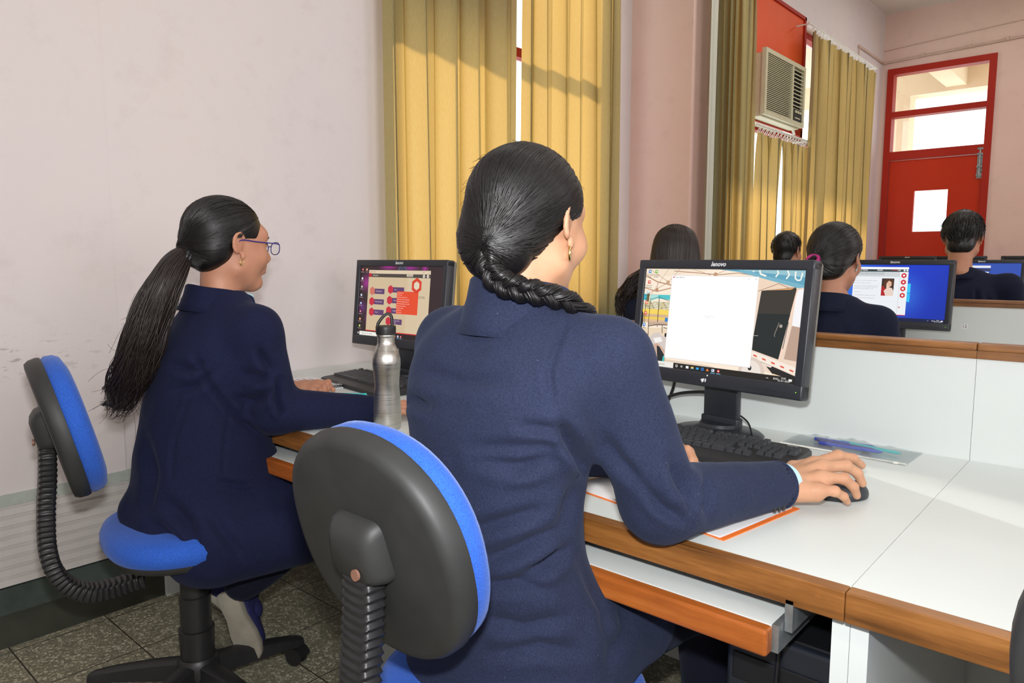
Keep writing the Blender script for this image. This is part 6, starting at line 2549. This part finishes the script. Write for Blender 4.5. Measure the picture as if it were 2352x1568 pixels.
collar([(-1.800, .985, 1.075), (-1.792, .93, 1.085), (-1.812, .868, 1.092), (-1.860, .848, 1.098), (-1.908, .868, 1.092), (-1.930, .93, 1.085), (-1.92, .985, 1.075)],
       .026, .040, .005, pB, OB, 'jacket_b')
collar([(-1.812, .995, 1.088), (-1.806, .935, 1.098), (-1.824, .885, 1.102), (-1.860, .868, 1.104), (-1.896, .885, 1.102), (-1.914, .935, 1.098), (-1.908, .995, 1.088)],
       .018, .026, .002, pB, OB, 'shirt', 'shirt_collar', fall=False)
for q in ((-1.735, 1.035, .755), (-1.720, 1.085, .665)):
    MB().lathe([(.001, -.004), (.010, -.003), (.011, 0), (.010, .003), (.001, .004)], tuple(arr(*q) - OB), 18, 'X').build('jacket_button', M['black_plastic'], pB, smooth=True)
trousers([(a, b, ra + .006, rb + .010) for a, b, ra, rb in legsB], ((-1.895, .90, .555), (.175, .140, .07)), .008, pB, OB)
shoe((-1.848, .970, .060), (-1.878, .912, .268), pB, OB, up=(-.55, .78, .12))
shoe((-1.890, 1.000, .130), (-1.985, .885, .275), pB, OB, up=(.45, .55, .72))

LUMPS[:] = [((0, -.050, -.020), (.070, .062, .060), .03), ((0, -.112, -.014), (.022, .022, .024), .012)]
hairRB = arr(.084, .102, .090)
capB, _ = hair_cap(HB, mB, hairRB, hairC, .003, pB, OB, 'hair', extra=LUMPS)
mb = MB()
strand_cap(mb, hairline_dirs(1300, 15) + crown_dirs(500, 16), arr(0, -.125, -.012) - hairC, hairRB, hairC, 15, .0015, .0008, seed=12)
for q in range(50):
    a = rr_.uniform(0, 6.28)
    d = arr(math.cos(a), rr_.uniform(-.9, .6), rr_.uniform(-.2, 1))
    d2 = d + arr(rr_.normal() * .10, -.12, -.06)
    l = rr_.uniform(.001, .005)
    P3 = [hairC + q_ / np.linalg.norm(q_) * (RAD[0](q_) + e_) for q_, e_ in ((d, 0), (d2, l), (d2 + arr(0, -.12, -.05), l * 1.5))]
    mb.tube(smooth_path(P3, 4), .0003, 3, cap=False)
place(mb, HB, mB, OB).build('combed_hair', M['hair'], capB, smooth=True, sharp=0)
spB = smooth_path([(-1.845, .838, 1.222), (-1.846, .812, 1.195), (-1.843, .772, 1.130), (-1.865, .742, 1.045), (-1.895, .722, .965), (-1.925, .708, .895), (-1.948, .696, .842), (-1.975, .680, .828)], 14)
mb = MB()
mb.tube(spB, np.interp(np.linspace(0, 1, len(spB)), [0, .08, .25, .5, .75, .92, 1], [.012, .024, .036, .040, .030, .014, .002]), 14)
bundle(mb, spB, [.015, .034, .046, .050, .046, .038, .022], 460, .0018, 3, .030, 4.0)
bundle(mb, smooth_path([(-1.930, .700, .90), (-1.955, .690, .858), (-1.972, .680, .838), (-2.000, .664, .832)], 8), [.018, .016, .010, .004], 60, .0014, 9, .006, 3)
rs = np.random.default_rng(77)
for q in range(60):
    i = rs.integers(20, len(spB) - 20)
    p0 = spB[i] + rs.normal(size=3) * .03
    p1 = spB[min(i + 18, len(spB) - 1)] + rs.normal(size=3) * .035
    mb.tube(smooth_path([p0, (p0 + p1) / 2 + rs.normal(size=3) * .012, p1], 5), .0004, 3, cap=False)
mb.v = [np.concatenate(mb.v) - OB]
mb.build('ponytail', M['hair_brown'], capB, smooth=True, sharp=0)
a = np.linspace(0, 2 * math.pi, 25)
tieP = arr(-1.845, .828, 1.212) - OB
MB().tube(np.stack([.021 * np.cos(a), np.zeros(25), .021 * np.sin(a)], 1), .006, 10, cap=False).tube(np.stack([.020 * np.cos(a), np.full(25, .009), .020 * np.sin(a)], 1), .006, 10, cap=False) \
    .build('hair_tie', M['black_plastic'], capB, smooth=True, sharp=0, loc=tuple(tieP), rot=(R(-25), 0, 0))
for sx in (-1, 1):
    face_bits(sx, HB, mB, pB, OB)
gl = empty('glasses', tuple(HB), 0, 'purple rimmed glasses worn by the girl with the ponytail', 'glasses')
gl.rotation_euler = (R(-5), 0, yawB)
for sx in (-1, 1):
    a = np.linspace(0, 2 * math.pi, 33)
    rx, rz = .026, .0165
    P = np.stack([sx * .034 + rx * np.sign(np.cos(a)) * np.abs(np.cos(a)) ** .8, .112 - .10 * (np.abs(rx * np.cos(a) * 1) * 0 + (sx * (sx * .034 + rx * np.cos(a)) - .034) * .35 + .004), .002 + rz * np.sign(np.sin(a)) * np.abs(np.sin(a)) ** .8], 1)
    rim = MB().tube(P, .0013, 8, cap=False).build('rim', M['purple'], gl, smooth=True, sharp=0)
    n = len(P) - 1
    MB().add(P[:-1], [tuple(range(n))]).build('lens', M['glass'], rim)
    MB().tube(smooth_path([(sx * .060, .108, .012), (sx * .070, .095, .013), (sx * .078, .04, .012), (sx * .080, -.004, .012), (sx * .080, -.018, .0)], 6), .0016, 8).build('temple', M['purple'], gl, smooth=True)
MB().tube([(-.009, .112, .006), (0, .115, .009), (.009, .112, .006)], .0013, 8).build('bridge', M['purple'], gl, smooth=True)
hoop(arr(.0795, -.002, -.045) @ mB.T + HB, .0065, .0014, (0, 0, R(20)), pB, OB)


# ------------------------------------------------------------------ the pupils further back
def pupil(hc, yaw, label, style, sc=1.0, shz=1.02, lean=.06, jk='jacket_c', sk='skin_b', seed=20, shw=.165):
    x, y, z = hc
    hc = arr(*hc)
    cy, sy = math.cos(yaw * .4), math.sin(yaw * .4)

    def w(dx, dy, zz):      # body coordinates about the head position
        return (x + (dx * cy - dy * sy) * sc, y + (dx * sy + dy * cy) * sc - lean, zz)
    org = arr(x, y - lean, .47)
    m = np.array(Euler((R(-6), 0, yaw), 'XYZ').to_matrix())
    hd = head_sdf(hc, yaw, R(-6), h=.0045, neck=arr(0, -.045, -.17), nr=.050, scale=sc)
    zs = shz
    tor = [(.47, *w(0, -.02, 0)[:2], .195, .16), (.60, *w(0, -.02, 0)[:2], .175, .14), (.76, *w(0, -.01, 0)[:2], .160, .125), (zs - .16, *w(0, .0, 0)[:2], .168, .12),
           (zs - .05, *w(0, .01, 0)[:2], .172, .115), (zs + .01, *w(0, .012, 0)[:2], .160, .100), (zs + .05, *w(0, .016, 0)[:2], .120, .08), (zs + .09, *w(0, .02, 0)[:2], .072, .062)]
    tor = [(a, b, c, d * sc, e * sc) for a, b, c, d, e in tor]
    arms = []
    limbs = []
    hands = []
    for s_ in (-1, 1):
        sh, el, cu = w(s_ * shw, .02, zs - .005), w(s_ * (shw + .04), .10, zs - .22), w(s_ * .12, .34, .80)
        arms.append((sh, el, cu, .060 * sc, .054 * sc, .038))
        limbs += [(sh, el, .038, .034), (el, cu, .032, .022)]
        wr, f = arr(*w(s_ * .115, .355, .79)), lambda a, b, c: w(s_ * a, b, c)
        J = dict(wrist=tuple(wr), arm=w(s_ * .125, .31, .795))
        for i, nm in enumerate(('index', 'middle', 'ring', 'pinky')):
            J[nm] = [f(.075 + i * .017, .43 - i * .004, .795 - .003 * i), f(.070 + i * .018, .466 - i * .006, .795 - .004 * i), f(.068 + i * .018, .484 - i * .008, .782), f(.068 + i * .018, .494 - i * .009, .768)]
        J['thumb'] = [f(.095, .38, .79), f(.062, .41, .79), f(.048, .435, .785), f(.046, .452, .775)]
        hands.append(hand_sdf(J, .0035))
    legs = []
    for s_ in (-1, 1):
        legs += [(w(s_ * .09, .03, .545), w(s_ * .10, .40, .52), .080, .060), (w(s_ * .10, .40, .52), w(s_ * .10, .44, .09), .056, .040)]
    inn = inner_body(tor, limbs + [(a, b, c * .75, d * .75) for a, b, c, d in legs] + [(hc + arr(0, -.03, -.10), w(0, .02, zs + .03), .046, .05)], .016)
    p = body_obj([hd] + hands + [inn], M[sk], org, label)
    jacket(tor, arms, [(w(s_ * .09, .04, .55), w(s_ * .10, .16, .54), .10, .085) for s_ in (-1, 1)], w(0, .02, zs + .06), .011,
           [([w(.09, -.09, zs - .02), w(.10, -.10, zs - .12)], (0, 1, 0), .010, .008), ([w(.13, -.06, zs - .06), w(.16, -.07, zs - .16)], (-.3, 1, 0), .012, .010),
            ([w(-.10, -.10, zs - .08), w(.05, -.10, zs - .10)], (0, 1, 0), .012, .006)], jk, p, org, seed, .003)
    zc = zs + .062
    collar([w(.062, .07, zc - .02), w(.072, .02, zc - .01), w(.052, -.045, zc - .002), w(0, -.066, zc), w(-.052, -.045, zc - .002), w(-.072, .02, zc - .01), w(-.062, .07, zc - .02)],
           .028, .040, .004, p, org, jk)
    trousers([(a, b, ra + .006, rb + .012) for a, b, ra, rb in legs], (w(0, 0, .535), (.17, .135, .07)), .014, p, org)
    for s_ in (-1, 1):
        shoe(w(s_ * .11, .60, .0), w(s_ * .10, .40, .0), p, org)
    return p, org, m, hc


def strands(p, cap, mb, hc, m, org, mat='hair', name='combed_hair', sc=1.0):
    V = (np.concatenate(mb.v) * sc) @ m.T + hc - org
    mb.v = [V]
    return mb.build(name, M[mat], cap, smooth=True, sharp=0)


# girl with the magenta hair tie
p, org, m, hc = pupil((-.875, 2.765, 1.203), R(-4), 'person in navy jacket with magenta hair tie, seated at the bright blue screen', 'tie', shz=.985, seed=31)
LUMPS[:] = [((0, -.075, -.035), (.066, .048, .052), .03), ((-.025, -.112, -.015), (.024, .022, .024), .015)]
cap, _ = hair_cap(hc, m, arr(.087, .104, .094), hairC, .0045, p, org, 'hair', extra=LUMPS, side=.72)
mb = MB()
strand_cap(mb, hairline_dirs(600, 41) + crown_dirs(400, 42), arr(-.026, -.130, -.014) - hairC, arr(.087, .104, .094), hairC, 12, .0022, .001, seed=7)
bundle(mb, smooth_path([(-.026, -.128, -.018), (-.028, -.150, -.05), (-.026, -.150, -.15), (-.02, -.13, -.26), (-.02, -.12, -.36)], 8), [.014, .024, .026, .022, .012], 130, .0024, 5, .012, 4)
strands(p, cap, mb, hc, m, org)
tp = arr(-.026, -.132, -.020) @ m.T + hc - org
a = np.linspace(0, 2 * math.pi, 21)
b = MB()
for k in range(3):
    b.tube(np.stack([.020 * np.cos(a), np.full(21, (k - 1) * .007), .020 * np.sin(a)], 1), .006, 8, cap=False)
b.build('hair_tie', M['magenta'], cap, smooth=True, sharp=0, loc=tuple(tp), rot=(R(-40), 0, R(-6)))
tp = arr(.086, -.03, -.035) @ m.T + hc - org
MB().tube([(0, -.012, -.012), (.002, 0, 0), (0, .012, .012)], .0032, 8).build('hair_clip', M['chrome'], cap, smooth=True, loc=tuple(tp))

# girl with loose hair
p, org, m, hc = pupil((-1.585, 2.885, 1.218), R(8), 'person with long loose dark hair, mostly hidden behind the nearest monitor', 'loose', shz=.985, seed=51)
LUMPS[:] = [((0, -.03, -.06), (.088, .070, .085), .03)]
cap, _ = hair_cap(hc, m, arr(.092, .106, .094), hairC, .0045, p, org, 'hair', extra=LUMPS)
mb = MB()
rq = np.random.default_rng(61)
for q in range(620):
    sx = 1 if rq.uniform() < .5 else -1
    th = rq.uniform(0, math.pi * .93)        # round the back from side to side
    sd = arr(math.cos(th), -math.sin(th) * 1.0 + .12, 0)
    top = ell_dir(arr(.06 * sx, rq.uniform(-.9, .7), 1.0), arr(.094, .108, .098), hairC)
    mid = ell_dir(sd + arr(0, 0, .25), arr(.097, .112, .098), hairC)
    up = ell_dir(sd * .62 + arr(0, 0, .85), arr(.095, .110, .099), hairC)
    low = hairC + sd * arr(.112, .118, 0) + arr(0, 0, -.09)
    L_ = rq.uniform(.20, .34)
    wv = rq.normal() * .008
    end = hairC + sd * arr(.128, .120, 0) + arr(wv, 0, -L_)
    e2 = (low + end) / 2 + arr(rq.normal() * .008, rq.normal() * .006, 0)
    mb.tube(smooth_path([top, up, mid, low, e2, end], 4), .0023 * rq.uniform(.7, 1.4), 4, cap=False, flat=.6)
bundle(mb, smooth_path([(-.11, -.02, -.06), (-.165, -.03, -.12), (-.205, -.03, -.17), (-.225, -.02, -.24), (-.235, .0, -.32)], 8), [.03, .045, .05, .045, .03], 160, .0024, 15, .016, 5)
strands(p, cap, mb, hc, m, org, 'hair_brown')


def short_hair(p, cap, hc, m, org, rad, seed, n=900, sc=1.0, ln=.030):
    mb = MB()
    r = np.random.default_rng(seed)
    for q in range(n):
        a = r.uniform(0, 2 * math.pi)
        z = r.uniform(-.75, 1)
        d = arr(math.cos(a) * math.sqrt(1 - z * z), math.sin(a) * math.sqrt(1 - z * z), z)
        if d[1] > .45 and z < .35:
            continue
        if z < -.25 and abs(d[0]) > .62:
            continue
        p0 = ell_dir(d, rad * .985, hairC)
        fl = arr(d[0] * .4 + .35 * math.sin(a * 2), d[1] * .5 + (.5 if z > .2 else -.1), -.9 + max(0, z) * .8)
        fl = fl - d * (fl @ d) * .85
        fl /= np.linalg.norm(fl) + 1e-6
        l = ln * r.uniform(.6, 1.25)
        p1 = p0 + fl * l * .5 + d * .004
        p2 = p0 + fl * l + d * .0015 + r.normal(size=3) * .003
        mb.tube(smooth_path([p0, p1, p2], 3), np.linspace(.0026, .0006, 7) * r.uniform(.8, 1.2), 4, cap=False, flat=.5)
    return strands(p, cap, mb, hc, m, org, sc=sc)


def boy_cap(hc, m, h, parent, org, sc=1.0):
    S = SDF((-.13, -.17, -.16), (.13, .14, .165), h)
    S.ell(hairC + arr(0, .004, .004), (.084, .104, .093), k=0)
    S.ell((0, -.055, -.045), (.060, .048, .050), k=.03)
    S.ell((0, .135, -.055), (.083, .112, .094), k=.02, mode='cut')
    for sx in (-1, 1):
        S.ell((sx * .096, .010, -.040), (.044, .040, .058), k=.015, mode='cut')
        S.ell((sx * .075, -.020, -.110), (.045, .045, .050), k=.03, mode='cut')
    S.plane_cut((0, -.06, -.088), (0, .15, -1), .02)
    V, Q = S.mesh()
    W_ = (relax(V, Q, 1) * sc) @ m.T + hc
    return np_obj('hair', W_, Q, M['hair'], parent, org)


LUMPS[:] = [((0, -.055, -.045), (.060, .048, .050), .03)]
p, org, m, hc = pupil((-1.815, 4.76, 1.252), R(-8), 'person with short black hair, seated in front of the long curtain', 'short', shz=1.0, seed=71)
cap = boy_cap(hc, m, .005, p, org)
short_hair(p, cap, hc, m, org, arr(.085, .105, .094), 5, 700)
p, org, m, hc = pupil((-.835, 4.80, 1.325), R(3), 'person with short black hair and dark blazer, in front of the red door', 'short', sc=1.16, shz=1.06, seed=81, shw=.20, lean=.04)
cap = boy_cap(hc, m, .004, p, org, 1.16)
short_hair(p, cap, hc, m, org, arr(.086, .106, .096), 8, 1300, 1.16, .030)
